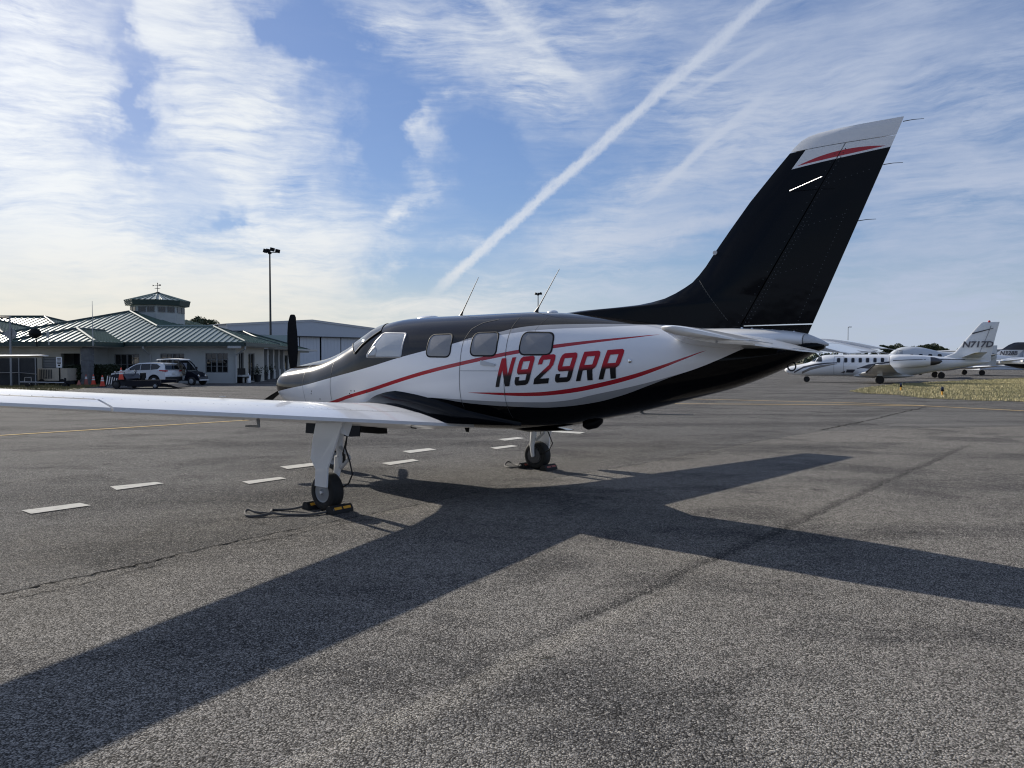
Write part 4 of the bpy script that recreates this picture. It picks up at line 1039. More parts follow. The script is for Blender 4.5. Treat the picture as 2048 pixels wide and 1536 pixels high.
# front porch hip
pz = 2.82
sl([(-32.2, 46.5), (-26.6, 46.5), (-29.4, 49.3)], (1, 0, 0), lambda x, y: pz + SL * (y - 46.5))
sl([(-29.4, 49.3), (-26.6, 46.5), (-26.6, 49.9), (-29.4, 52.6)], (0, 1, 0), lambda x, y: 3.744 - SL * (x + 29.4))
sl([(-29.4, 49.3), (-29.4, 52.6), (-32.2, 49.9), (-32.2, 46.5)], (0, 1, 0), lambda x, y: 3.744 + SL * (x + 29.4))
def hip(x0, x1, y0, y1, ez, step=.45, back=True):
    h = (y1 - y0) / 2; rz = ez + SL * h; ym = (y0 + y1) / 2
    sl([(x0, y0), (x1, y0), (x1 - h, ym), (x0 + h, ym)], (1, 0, 0), lambda x, y: ez + SL * (y - y0), step)
    sl([(x1 - h, ym), (x1, y0), (x1, y1)], (0, 1, 0), lambda x, y: rz - SL * (x - x1 + h), step)
    if back: sl([(x0 + h, ym), (x1 - h, ym), (x1, y1), (x0, y1)], (1, 0, 0), lambda x, y: rz - SL * (y - ym), .9)
    sl([(x0 + h, ym), (x0, y0), (x0, y1)], (0, 1, 0), lambda x, y: rz + SL * (x - x0 - h), .9)
    mb = MB()
    for a, b in (((x0, y0), (x0 + h, ym)), ((x1, y0), (x1 - h, ym)), ((x1, y1), (x1 - h, ym))):
        mb.tube([(*a, ez + .06), (*b, rz + .06)], .09, 6)
    mb.tube([(x0 + h, ym, rz + .06), (x1 - h, ym, rz + .06)], .09, 6)
    mb.span((x0 + .1, y0 + .1, ez - .27), (x1 - .1, y0 + .2, ez - .03)); mb.span((x1 - .22, y0 + .2, ez - .27), (x1 - .1, y1 - .1, ez - .03))
    tp('roof_trim', mb, M['fascia'], roofp)
    tp('soffit', MB().span((x0 + .2, y0 + .2, ez - .28), (x1 - .22, y1 - .2, ez - .24)), M['trim'], roofp)
hip(-36, -19.9, 60.3, 67.7, 2.87, .48)
hip(-38, -23.4, 75.6, 84.4, 2.80, .55)
hip(-70, -37.6, 55, 69, 2.87, .48)
hip(-60, -40.5, 66, 76, 4.2, .6)
def caps(segs, r=.09, m='pale', nm='ridge_cap'):
    for a, b in segs: tp(nm, MB().tube([a, b], r, 6), M[m], roofp, 40)
caps([((-30.3, 57.9, 5.52), (-26.1, 53.7, 4.13)), ((-26.1, 53.7, 4.13), (-22, 53.7, 4.13)), ((-22, 53.7, 4.13), (-18.3, 50, 2.91)), ((-29.4, 49.3, 3.78), (-26.6, 46.5, 2.86))])
caps([((-30.3, 57.9, 5.52), (-38.2, 50, 2.91)), ((-30.3, 57.9, 5.52), (-30.3, 66.1, 5.52)), ((-29.4, 49.3, 3.78), (-32.2, 46.5, 2.86)), ((-29.4, 49.3, 3.78), (-29.4, 52.6, 3.78))], .08, 'fascia')
caps([((-22, 53.7, 4.13), (-18.3, 57.4, 2.91))], .07, 'fascia')
# gutters and fascia
mb = MB()
mb.span((-26.5, 49.94, 2.60), (-18.36, 50.08, 2.84)); mb.span((-38.2, 49.94, 2.60), (-32.3, 50.08, 2.84))
mb.span((-32.2, 46.42, 2.52), (-26.6, 46.56, 2.79)); mb.span((-26.74, 46.56, 2.52), (-26.6, 50, 2.79)); mb.span((-32.2, 46.56, 2.52), (-32.06, 50, 2.79))
mb.span((-18.44, 50.1, 2.60), (-18.30, 57.4, 2.84))
tp('fascia', mb, M['fascia'], roofp)
mb = MB(); mb.span((-38, 50.2, 2.56), (-18.46, 51.2, 2.60)); mb.span((-19.5, 51.2, 2.56), (-18.46, 57.3, 2.60)); mb.span((-32.0, 46.6, 2.48), (-26.8, 50.0, 2.52))
tp('soffit', mb, M['trim'], roofp)
# entrance gable on the side
gb = MB(); gx, gy = -21.4, 70.2
gb.add([(gx, gy - 1.6, 2.9), (gx, gy + 1.6, 2.9), (gx, gy, 4.05), (gx - 3, gy - 1.6, 2.9), (gx - 3, gy + 1.6, 2.9), (gx - 3, gy, 4.05)], [(0, 1, 2), (0, 2, 5, 3), (1, 4, 5, 2), (3, 5, 4)])
tp('entrance_gable', gb, M['pale'], roofp)
# walls: the front wall with openings left out of it, so doors and windows sit in real recesses
def wall_y(name, x0, x1, y, z0, z1, holes, th, m):       # wall facing -y, front face at y
    xs_ = sorted({x0, x1, *[h[0] for h in holes], *[h[1] for h in holes]}); zs_ = sorted({z0, z1, *[h[2] for h in holes], *[h[3] for h in holes]}); mb = MB()
    for a, b in zip(xs_[:-1], xs_[1:]):
        run = None
        for c, d_ in zip(zs_[:-1], zs_[1:]):
            hole = any(h[0] <= (a + b) / 2 <= h[1] and h[2] <= (c + d_) / 2 <= h[3] for h in holes)
            if not hole: mb.span((a, y, c), (b, y + th, d_))
    return tp(name, mb, m)
def px2x(u, Y): return (u - 1024) / FOC * Y
def px2z(v, Y): return D(1024, v, Y).z
def window(x0, x1, z0, z1, y, nx, nz, parent=TB, deep=.12, split=True):
    f = MB(); w = .055
    f.span((x0, y + .05, z0), (x0 + w, y + .12, z1)); f.span((x1 - w, y + .05, z0), (x1, y + .12, z1))
    f.span((x0 + w, y + .05, z0), (x1 - w, y + .12, z0 + w)); f.span((x0 + w, y + .05, z1 - w), (x1 - w, y + .12, z1))
    if split: f.span(((x0 + x1) / 2 - .05, y + .045, z0 + w), ((x0 + x1) / 2 + .05, y + .118, z1 - w))
    for i in range(1, nx):
        if split and i * 2 == nx: continue
        x = x0 + (x1 - x0) * i / nx; f.span((x - .018, y + .06, z0 + w), (x + .018, y + .10, z1 - w))
    for j in range(1, nz):
        z = z0 + (z1 - z0) * j / nz; f.span((x0 + w, y + .063, z - .018), (x1 - w, y + .097, z + .018))
    fo = tp('window', f, M['winframe'], parent)
    pm = MB().span((x0 + .01, y + .105, z0 + .01), (x1 - .01, y + .115, z1 - .01)); pm.v = [(x - TO.x, yy - TO.y, z) for x, yy, z in pm.v]
    obj('pane', pm, M['glass'], fo)
Y0 = 51.0
w1 = (px2x(229, Y0), px2x(279, Y0), .62, px2z(708, Y0)); w2 = (px2x(321, Y0), px2x(369, Y0), .62, px2z(707, Y0)); w3 = (px2x(411, Y0), px2x(456, Y0), px2z(745.5, Y0), px2z(706, Y0))
w4 = (px2x(185, Y0), px2x(200, Y0), .5, px2z(707, Y0))
wall_y('wall', -28.3, -19.4, Y0, 0, 2.56, [w1, w2, w3], .3, M['wall'])
wall_y('wall', px2x(165, Y0), -28.3, Y0 + .01, 0, 2.56, [w4], .3, M['wall'])
for w, nx, nz in ((w1, 4, 2), (w2, 4, 2), (w3, 4, 3)): window(*w, Y0, nx, nz)
window(*w4, Y0 + .01, 2, 1, split=False)
ex0, ex1 = px2x(126, 48.2), px2x(164, 48.2)
gd = (px2x(84, 48.0), px2x(121, 48.0), .1, px2z(714, 48.0))
wall_y('wall', -37.8, -31.7, 51.3, 0, 2.56, [], .3, M['wallside'])
wall_y('wall', -31.72, px2x(166, 48.0), 48.0, 0, 2.50, [(ex0, ex1, .05, px2z(707, 48)), gd], .3, M['wallside'])
for a_, b_ in (((-31.72, 48.31, 0), (-31.5, 51.2, 2.5)), ((px2x(166, 48.0) - .2, 48.31, 0), (px2x(166, 48.0), 51, 2.5)), ((-31.5, 50.6, 0), (px2x(166, 48.0) - .2, 50.8, 2.5))): tp('wall', MB().span(a_, b_), M['wall'])
rd = MB(); n_ = 10
for i in range(n_): z = gd[2] + (gd[3] - gd[2]) * i / n_; rd.box(((gd[0] + gd[1]) / 2, 48.17, z + (gd[3] - gd[2]) / n_ / 2), (gd[1] - gd[0], .05, (gd[3] - gd[2]) / n_ - .02))
tp('roller_door', rd, M['rolldoor'])
tp('entrance_door', MB().span((px2x(150, 49.5), 49.4, .05), (px2x(163, 49.5), 49.5, 2.2)), M['darkgrey'])
for i in range(6):
    c = tp('stone', MB().box((px2x(174, 47.2) + random.uniform(-.02, .02), 47.25, .2 + .40 * i), (.50 + random.uniform(-.04, .04), .6, .385)), M['stone'])
tp('column', MB().span((px2x(174, 47.2) - .21, 47.05, .01), (px2x(174, 47.2) + .21, 47.5, 2.48)), M['stone'])
# side facade: A, link, B, C
def wall_x(name, x, y0, y1, z1, holes, m, th=.3):
    ys_ = sorted({y0, y1, *[h[0] for h in holes], *[h[1] for h in holes]}); zs_ = sorted({0, z1, *[h[2] for h in holes], *[h[3] for h in holes]}); mb = MB()
    for a, b in zip(ys_[:-1], ys_[1:]):
        for c, d_ in zip(zs_[:-1], zs_[1:]):
            if not any(h[0] <= (a + b) / 2 <= h[1] and h[2] <= (c + d_) / 2 <= h[3] for h in holes): mb.span((x - th, a, c), (x, b, d_))
    return tp(name, mb, m)
def window_x(x, y0, y1, z0, z1, ny=2, nm='window'):
    f = MB(); w = .06
    f.span((x - .15, y0, z0), (x - .05, y0 + w, z1)); f.span((x - .15, y1 - w, z0), (x - .05, y1, z1)); f.span((x - .15, y0 + w, z0), (x - .05, y1 - w, z0 + w)); f.span((x - .15, y0 + w, z1 - w), (x - .05, y1 - w, z1))
    for i in range(1, ny): y = y0 + (y1 - y0) * i / ny; f.span((x - .14, y - .03, z0 + w), (x - .06, y + .03, z1 - w))
    fo = tp(nm, f, M['winframe']); pm = MB().span((x - .12, y0 + .01, z0 + .01), (x - .11, y1 - .01, z1 - .01)); pm.v = [(a - TO.x, b - TO.y, c) for a, b, c in pm.v]
    obj('pane', pm, M['glass'], fo)
wall_x('wall', -19.4, 51.31, 57.0, 2.56, [(51.7, 52.7, .75, 2.2), (53.6, 54.9, .05, 2.15)], M['wallside'])
window_x(-19.4, 51.7, 52.7, .75, 2.2); window_x(-19.4, 53.6, 54.9, .05, 2.15, 2, 'glass_door')
holes = [(57.9 + 2.35 * i, 59.9 + 2.35 * i, .05, 2.15) for i in range(7)]
wall_x('wall', -22.0, 57.4, 75.6, 2.6, holes, M['wallside'])
for h_ in holes: window_x(-22.0, *h_, 2)
for i in range(8):
    y = 57.6 + 2.35 * i
    tp('column', MB().box((-20.4 - .12 * (y - 57), y, 1.28), (.34, .34, 2.55)).box((-20.4 - .12 * (y - 57), y, .4), (.5, .5, .8)), M['trim'])
wall_x('wall', -24.6, 76.0, 84.0, 2.52, [(77.0, 79.4, .1, 2.0)], M['wallside'])
tp('wall', MB().span((-37, 76.1, 0), (-24.9, 76.4, 2.5)), M['wall']); tp('wall', MB().span((-35, 61.2, 0), (-22.3, 61.5, 2.5)), M['wall'])
tp('dark_opening', MB().span((-24.75, 77.0, .1), (-24.7, 79.4, 2.0)), M['blackmatte'])
tp('walkway_roof', MB().span((-22.0, 57.4, 2.56), (-20.2, 75.6, 2.72)), M['trim'], roofp)
# downspouts
mb = MB().tube([(px2x(289, 50.2), 50.0, 2.58), (px2x(289, 50.2), 50.05, 2.42), (px2x(301, 50.9), 50.88, 1.98), (px2x(301, 50.9), 50.9, .05)], .065, 8); tp('downspout', mb, M['trim'])
mb = MB().tube([(-18.42, 50.3, 2.58), (-18.42, 50.3, 2.42), (-19.30, 50.92, 1.98), (-19.30, 50.92, .05)], .065, 8); tp('downspout', mb, M['trim'])
tp('gutter_end', MB().box((-19.0, 49.86, 2.52), (.9, .12, .16)), M['trim'])
# cupola
cx, cy = -29.6, 61.0
oc = lambda r, z: [(cx + r * math.cos(2 * PI * (k + .5) / 8), cy + r * math.sin(2 * PI * (k + .5) / 8), z) for k in range(8)]
cu = tp('cupola', MB().loft([oc(2.05, 4.0), oc(2.05, 6.15)]), M['wall'])
mb = MB().loft([oc(2.42, 6.12), oc(2.50, 6.52)]); mb.v = [(x - TO.x, y - TO.y, z) for x, y, z in mb.v]; obj('fascia', mb, M['fascia'], cu)
A_ = oc(2.52, 6.53); apex = Vector((cx, cy, 7.26))
for k in range(8):
    a, b = Vector(A_[k]), Vector(A_[(k + 1) % 8]); 
    mb = MB()
    for j in range(4):
        p, q = a.lerp(b, j / 4), a.lerp(b, (j + 1) / 4); mb.add([p, q, apex], [(0, 1, 2)])
        mb.tube([p + Vector((0, 0, .02)), apex.lerp(p, .08 if j == 0 else .35) + Vector((0, 0, .02))], .045 if j == 0 else .03, 5)
    mb.v = [(x - TO.x, y - TO.y, z) for x, y, z in mb.v]; obj('roof_panel', mb, M['roof'], cu)
for k in range(8):
    a, b = Vector(oc(2.05, 0)[k]), Vector(oc(2.05, 0)[(k + 1) % 8]); nrm = Vector(((a + b).x / 2 - cx, (a + b).y / 2 - cy, 0)).normalized(); t = (b - a).normalized()
    for s in (-.36, .36):
        mb = MB(); c = (a + b) / 2 + t * s + nrm * .03 + Vector((0, 0, 5.77)); q = math.atan2(t.y, t.x)
        mb.box(c, (.60, .06, .46), q); mb.v = [(x - TO.x, y - TO.y, z) for x, y, z in mb.v]; wf = obj('window', mb, M['winframe'], cu)
        for sx_ in (-1, 0, 1):
            mb = MB(); mb.box(c + t * (sx_ * .185) + nrm * .028, (.155, .02, .38), q); mb.v = [(x - TO.x, y - TO.y, z) for x, y, z in mb.v]; obj('pane', mb, M['glass'], wf)
vn = MB().tube([(cx, cy, 7.0), (cx, cy, 8.0)], .025, 6).lathe([(.20, 7.18), (.22, 7.28), (.1, 7.34)], (cx, cy, 0), 'Z', 10)
vn.box((cx, cy, 7.62), (.46, .03, .03)).box((cx, cy, 7.62), (.03, .46, .03)).box((cx + .05, cy, 7.86), (.5, .02, .03)).add([(cx - .22, cy - .01, 7.86), (cx - .4, cy - .01, 7.92), (cx - .4, cy - .01, 7.8)], [(0, 1, 2)]).box((cx + .2, cy, 7.90), (.18, .02, .1)).lathe([(.01, 8.0), (.06, 8.04), (.01, 8.1)], (cx, cy, 0), 'Z', 8)
mb = vn; mb.v = [(x - TO.x, y - TO.y, z) for x, y, z in mb.v]; obj('weather_vane', mb, M['darkgrey'], cu, 40)
# dish and whips on the porch eave
pY = 46.3
dish = thing('satellite_dish', 'black satellite dish on a bent arm at the porch eave', 'satellite dish', D(74, 690, pY))
dm = MB(); rr = []
for s in range(5): r_ = .42 * s / 4; rr.append([(r_ * math.cos(a), -.12 + .28 * r_ * r_ / .18 * .5, r_ * .75 * math.sin(a)) for a in [2 * PI * k / 20 for k in range(20)]])
rr[0] = [(.001 * math.cos(2 * PI * k / 20), -.12, .001 * math.sin(2 * PI * k / 20)) for k in range(20)]
dm.loft(rr, (True, False)); do = obj('reflector', dm, M['blackmatte'], dish, 50, loc=(-.13, 0, .74))
obj('mast', MB().tube([(0, 0, -.1), (-.02, 0, .3), (-.12, -.02, .62)], .035, 8), M['blackmatte'], dish, 40)
obj('feed_arm', MB().tube([(-.13, -.1, .5), (-.5, -.5, .85), (-.55, -.55, .92)], .018, 6), M['darkgrey'], dish, 40)
def pole_thing(name, label, cat, base, h, r0, r1, m, group=None):
    t = thing(name, label, cat, base, 0, group)
    obj('mast', MB().tube([(0, 0, 0), (0, 0, h)], [r0, r1], 8), m, t, 40)
    return t
b_ = D(186, 692, 46.2); pole_thing('whip_antenna', 'tall thin whip antenna rising from the right corner of the porch eave', 'antenna', b_, D(186, 602, 46.2).z - b_.z, .03, .012, M['trim'])
b_ = D(98, 690, 46.3); t_ = pole_thing('panel_antenna', 'short pale panel antenna beside the satellite dish', 'antenna', b_, D(95, 666, 46.3).z - b_.z, .03, .03, M['trim'])
obj('panel', MB().box((-.07, 0, .66), (.13, .06, .42)), M['trim'], t_)

# ================================================================ hangar
M['hangar'] = mat('grey_blue_sheet_metal', (.47, .50, .54), .5, var=.05, vscale=.4)
M['hangardoor'] = mat('pale_door_panel', (.60, .62, .65), .5, var=.05, vscale=.6)
ha = R(45); H0 = Vector((-40.97, 105, 0)); hd = Vector((math.cos(ha), math.sin(ha), 0)); hn = Vector((-hd.y, hd.x, 0))
HG = thing('hangar', 'large grey metal hangar with a low gable and tall sliding doors', 'hangar', H0, ha)
W_ = 27.0; ez_ = 6.85; pk = 7.95; dh = 5.45
obj('wall', MB().span((0, .4, 0), (.5, 3.2, ez_)), M['hangar'], HG); obj('wall', MB().span((W_ - .5, .4, 0), (W_, 3.2, ez_)), M['hangar'], HG); mb = MB(); mb.prism([(0, dh), (W_, dh), (W_, ez_), (W_ / 2, pk), (0, ez_)], 0, .4, 'Y')
hw_ = obj('wall', mb, M['hangar'], HG)
mb = MB(); mb.prism([(-.2, ez_ + .02), (W_ / 2, pk + .03), (W_ + .2, ez_ + .02), (W_ + .2, ez_ - .22), (W_ / 2, pk - .20), (-.2, ez_ - .22)], -.12, -.005, 'Y'); obj('gable_trim', mb, M['lightgrey'], HG)
mb = MB(); mb.prism([(-.3, ez_), (W_ / 2, pk + .02), (W_ + .3, ez_), (W_ + .3, ez_ + .1), (W_ / 2, pk + .12), (-.3, ez_ + .1)], -.15, 26, 'Y'); obj('roof', mb, M['lightgrey'], HG)
mb = MB().span((0.5, 3.2, 0), (W_ - .5, 26, ez_ - .05)); obj('wall', mb, M['hangar'], HG)
mb = MB(); mb.span((0.5, -.10, dh - .12), (W_ - .5, .42, dh - .003)); obj('door_track', mb, M['darkgrey'], HG)
n_ = 7; dw = (W_ - 1.2) / n_
for i in range(n_): 
    d_ = obj('door_panel', MB().span((.6 + dw * i + .12, .5 + .12 * (i % 2), .05), (.6 + dw * (i + 1) - .12, .6 + .12 * (i % 2), dh - .13)), M['hangardoor'], HG)
    rb = MB()
    for k in range(1, 6): x = .6 + dw * i + .12 + (dw - .24) * k / 6; rb.span((x - .02, .47 + .12 * (i % 2), .06), (x + .02, .5 + .12 * (i % 2), dh - .14))
    o = obj('door_rib', rb, M['hangardoor'], d_); o['kind'] = 'stuff'
obj('door_recess', MB().span((.5, 1.2, 0), (W_ - .5, 1.3, dh)), M['blackmatte'], HG)

# ================================================================ masts
def flood_mast(name, label, base, h, heads, r0=.16, r1=.09, group='apron floodlight masts'):
    t = pole_thing(name, label, 'light mast', base, h, r0, r1, M['darkgrey'], group)
    obj('crossbar', MB().box((.1, 0, h - .12), (1.5, .08, .08)).lathe([(.2, h - .3), (.25, h - .1), (.1, h)], (0, 0, 0), 'Z', 10), M['blackmatte'], t, 40)
    for x, y, z, a in heads:
        l = obj('floodlight', MB().box((0, 0, 0), (.46, .34, .42), a, .25), M['blackmatte'], t, loc=(x, y, h + z))
    return t
b_ = Vector((px2x(542, 88), 88, 0)); h_ = D(540, 503, 88).z
flood_mast('floodlight_mast', 'tall floodlight mast with four lamps in front of the grey hangar', b_, h_, [(-.55, 0, .08, .3), (-.25, .2, .12, 0), (.35, -.1, .22, -.1), (.95, 0, .05, -.5)])
b_ = Vector((px2x(1076, 150), 150, 0)); h_ = D(1076, 588, 150).z
flood_mast('floodlight_mast', 'distant floodlight mast standing behind the cabin roof of the black plane', b_, h_, [(-.45, 0, .05, .3), (.55, 0, .12, -.2), (.1, .2, .05, 0)])
b_ = Vector((px2x(1695, 140), 140, 0)); h_ = D(1696, 654, 140).z
t_ = pole_thing('lamp_post', 'grey lamp post with a short arm beyond the white jet', 'lamp post', b_, h_, .1, .06, M['grey']); obj('lamp_arm', MB().tube([(0, 0, h_ - .1), (.25, 0, h_)], .05, 6), M['grey'], t_); obj('lamp_head', MB().box((.35, 0, h_), (.6, .22, .14)), M['grey'], t_)

# ================================================================ fence, signs, apron equipment on the left
fY = 45.5
FE = thing('chain_link_fence', 'dark mesh chain link fence left of the generator', 'fence', (px2x(35, fY), fY, 0))
def mesh_fence():
    mb = MB(); x0, x1 = px2x(-120, fY) - px2x(35, fY), px2x(75, fY) - px2x(35, fY); zt = 1.85; s = .075; x = x0
    while x < x1:
        for k in (1, -1):
            a = max(x0, min(x1, x)); L = min(zt, x1 - x) if k > 0 else min(zt, x - x0)
            if L > .05: mb.tube([(x, 0, 0.02), (x + k * L, 0, .02 + L)], .004, 3, False)
        x += s
    o = obj('mesh', mb, M['darkgrey'], FE); o['kind'] = 'stuff'
mesh_fence()
M['screen'] = mat('dark_fence_screen', (.065, .068, .07), .9, var=.3, vscale=3)
obj('privacy_screen', MB().span((px2x(-120, fY) - px2x(35, fY), .03, .02), (px2x(74, fY) - px2x(35, fY), .04, 1.75)), M['screen'], FE)
for u in (-100, -45, 39, 72): obj('fence_post', MB().tube([(px2x(u, fY) - px2x(35, fY), -.05, 0), (px2x(u, fY) - px2x(35, fY), -.05, 1.9)], .03, 8), M['grey'], FE, 40)
obj('rail', MB().tube([(px2x(-120, fY) - px2x(35, fY), -.06, 1.85), (px2x(80, fY) - px2x(35, fY), -.06, 1.85)], .022, 6), M['steel'], FE, 40)
obj('rail', MB().tube([(px2x(-120, fY) - px2x(35, fY), -.06, .84), (px2x(40, fY) - px2x(35, fY), -.06, .84), (px2x(75, fY) - px2x(35, fY), -.06, .74)], .022, 6), M['steel'], FE, 40)
b_ = Vector((px2x(22, 45), 45, 0)); h_ = D(22, 632, 45).z
t_ = pole_thing('gate_pole', 'tall steel pole with a dark arm and a grey diamond panel by the fence', 'pole', b_, h_, .06, .05, M['grey'])
obj('arm', MB().tube([(0, 0, h_ - .12), (-1.4, 0, h_ - .08)], .06, 8), M['blackmatte'], t_, 40)
z_ = D(22, 668, 45).z; obj('diamond_panel', MB().prism([(-.52, 0), (0, .42), (.42, 0), (0, -.42)], .07, .10, 'Y'), M['grey'], t_, loc=(0, 0, z_))
# generator / ground power unit
gY = 46.6; gx0, gx1 = px2x(84, gY), px2x(145, gY)
GE = thing('ground_power_unit', 'beige boxy ground power unit with louvred side on a low trailer', 'generator', ((gx0 + gx1) / 2, gY, 0)); gw = gx1 - gx0
zt_ = D(0, 736.5, gY).z
obj('cabinet', MB().span((-gw / 2, -.5, .32), (gw / 2, .55, zt_)), M['beige'], GE)
for k in range(8):
    obj('louvre', MB().box((-gw / 2 + .2 + .105 * k, -.512, (.34 + zt_) / 2 + .02), (.05, .02, zt_ - .52)), M['darkgrey'], GE)
obj('side_panel', MB().span((gw / 2 - .52, -.515, .36), (gw / 2 - .03, -.50, zt_ - .04)), M['beige'], GE)
obj('trailer_frame', MB().span((-gw / 2 - .9, -.45, .22), (gw / 2 + .1, .5, .315)), M['blackmatte'], GE)
for x in (-gw / 2 + .3, gw / 2 - .35):
    for y in (-.5, .52): obj('wheel', MB().lathe([(.10, -.08), (.2, -.08), (.22, 0), (.2, .08), (.10, .08)], (x, y, .22), 'Y', 18), M['rubber'], GE, 40)
obj('engine', MB().box((-gw / 2 - .4, 0, .62), (.6, .7, .55)).lathe([(.2, 0), (.2, .3)], (-gw / 2 - .45, -.5, .72), 'Y', 14), M['darkgrey'], GE, 30)
obj('hose', MB().tube([(-gw / 2 - .5 + .28 * math.cos(a), -.62, .62 + .28 * math.sin(a)) for a in [k * .4 for k in range(28)]], .04, 6), M['lightgrey'], GE, 40)
# sign on a post
sY = 46.0; b_ = Vector((px2x(133.5, sY), sY - .75, 0)); h_ = D(133, 714, sY - .75).z
SG = thing('notice_sign', 'white notice board on a black post in front of the beige generator', 'sign', b_)
obj('post', MB().box((0, .03, h_ / 2), (.07, .05, h_)), M['blackmatte'], SG)
bw = .36; zb = D(133, 735, sY).z; bd = obj('sign_board', MB().span((-bw / 2, -.015, zb), (bw / 2, .0, h_)), M['white'], SG)
def text_mesh(name, s, size, m, parent, loc, rot=(R(90), 0, 0), shear=0.0, extr=.003, bold=0.0, align='CENTER'):
    cu_ = bpy.data.curves.new(name, 'FONT'); cu_.body = s; cu_.size = size; cu_.extrude = extr; cu_.shear = shear; cu_.offset = bold; cu_.align_x = align; cu_.resolution_u = 2
    ob = bpy.data.objects.new(name, cu_); C.objects.link(ob)
    dg = bpy.context.evaluated_depsgraph_get(); me = bpy.data.meshes.new_from_object(ob.evaluated_get(dg)); bpy.data.objects.remove(ob); bpy.data.curves.remove(cu_)
    me.name = name; o = link(name, me, m, parent); o.location = loc; o.rotation_euler = rot; return o
zz = h_ - .07
for w_, hh in ((.24, .035), (.20, .035), (.22, .035), (.26, .05), (.22, .05), (.14, .09)):
    obj('printed_line', MB().box((0, -.018, zz - hh / 2), (w_, .002, hh)), M['blackmatte'], bd); zz -= hh + .04
# tow bar
tb = thing('tow_bar', 'long steel aircraft tow bar on small wheels lying on the verge', 'tow bar', (px2x(90, 43.6), 43.6, .0))
obj('bar', MB().tube([(-1.5, 0, .30), (1.35, .0, .26)], .04, 8), M['steel'], tb, 40)
obj('bar_head', MB().box((1.5, 0, .26), (.5, .12, .16)).box((1.2, 0, .40), (.08, .08, .3)), M['navy'], tb)
for x in (-.95, 1.25):
    for y in (-.18, .18): obj('wheel', MB().lathe([(.06, -.04), (.12, -.04), (.12, .04), (.06, .04)], (x, y, .13), 'Y', 14), M['rubber'], tb, 40)
obj('axle', MB().tube([(-.95, -.2, .13), (-.95, .2, .13)], .02, 6).tube([(-.95, 0, .13), (-.95, 0, .3)], .02, 6).tube([(1.25, -.2, .13), (1.25, .2, .13)], .02, 6), M['steel'], tb)
obj('handle', MB().tube([(-1.1, -.2, .35), (-1.1, -.2, .58), (-.7, -.2, .58), (-.7, -.2, .35)], .018, 6), M['steel'], tb)
# cones
def cone(loc, label, group=None, faded=False, stripes=2, h=.71):
    t = thing('traffic_cone', label, 'traffic cone', loc, random.uniform(0, 1), group)
    r = lambda z: .15 * (1 - z / h * .82)
    bm_ = M['orange_faded'] if faded else M['orange']
    obj('base', MB().box((0, 0, .02), (.36, .36, .04)), M['rubber'] if not faded else bm_, t)
    zs_ = [(.04, .34), (.58, .71)] if stripes == 2 else [(.04, .44), (.60, .71)]
    mb = MB()
    obj('body', MB().lathe([(r(.04), .04), (r(h) + .0, h), (.01, h)], (0, 0, 0), 'Z', 18), bm_, t, 40)
    for a, b in (((.34, .44), (.49, .58)) if stripes == 2 else ((.40, .56),)):
        obj('collar', MB().lathe([(r(a) + .004, a * h / .71), (r(b) + .004, b * h / .71)], (0, 0, 0), 'Z', 18, (False, False)), M['collar'], t, 40)
    return t
def gpt(u, v): return G(u, v)
grp = 'traffic cones along the hedge'
cone(gpt(172.5, 770.6), 'faded dull orange cone standing leftmost before the hedge', grp, True, 1)
cone(gpt(187, 771), 'orange cone with a white collar, second from the left before the hedge', grp)
cone(gpt(194.5, 769.4), 'orange cone set furthest back against the dark hedge', grp)
cone(gpt(205, 773.5), 'orange cone standing just ahead of the striped tug nose', grp)
cone(gpt(158, 771.5) , 'small pale cone half hidden beside the generator', None, True, 1, .35)
cone(G(1578, 747.0), 'lone orange cone on the far apron before the white jet nose', None)
# leaf clumps
def leaf_cloud(name, pts, size, m, parent=None):
    pts = np.asarray(pts); n = len(pts); nr = rng.normal(size=(n, 3)); nr /= np.linalg.norm(nr, axis=1)[:, None]
    a = np.cross(nr, rng.normal(size=(n, 3))); a /= np.linalg.norm(a, axis=1)[:, None]; b = np.cross(nr, a); s = (size * rng.uniform(.6, 1.4, n))[:, None]
    V = np.stack([pts - a * s, pts + b * s * .5, pts + a * s, pts - b * s * .5], 1).reshape(-1, 3)
    me = bpy.data.meshes.new(name); me.from_pydata(V.tolist(), [], np.arange(4 * n).reshape(-1, 4).tolist())
    return link(name, me, m, parent)
def box_pts(lo, hi, n):
    p = rng.uniform(lo, hi, (n, 3)); lo, hi = np.array(lo), np.array(hi)
    f = rng.integers(0, 4, n); k = rng.random(n) < .75
    for ax, val, idx in ((1, lo[1], 0), (2, hi[2], 1), (0, lo[0], 2), (0, hi[0], 3)):
        q = k & (f == idx); p[q, ax] = val + rng.normal(0, .05, q.sum())
    return p
def hedge(x0, x1, y0, y1, h, label, grp=None):
    t = thing('hedge', label, 'hedge', ((x0 + x1) / 2, (y0 + y1) / 2, 0), 0, grp); cx_, cy_ = (x0 + x1) / 2, (y0 + y1) / 2
    obj('core', MB().span((x0 - cx_ + .12, y0 - cy_ + .12, 0), (x1 - cx_ - .12, y1 - cy_ - .12, h - .12)), M['leaf'], t)
    leaf_cloud('foliage', box_pts((x0 - cx_, y0 - cy_, .02), (x1 - cx_, y1 - cy_, h), 2600), .07, M['leaf'], t)
hedge(px2x(146, 48), px2x(182, 48), 47.0, 47.95, D(0, 733, 48).z, 'clipped dark hedge left of the porch, behind the faded cone', 'clipped hedges')
hedge(px2x(185, 48.5), px2x(229, 48.5), 47.9, 49.4, D(0, 732, 48.5).z, 'clipped dark hedge right of the stone column, behind the tug', 'clipped hedges')
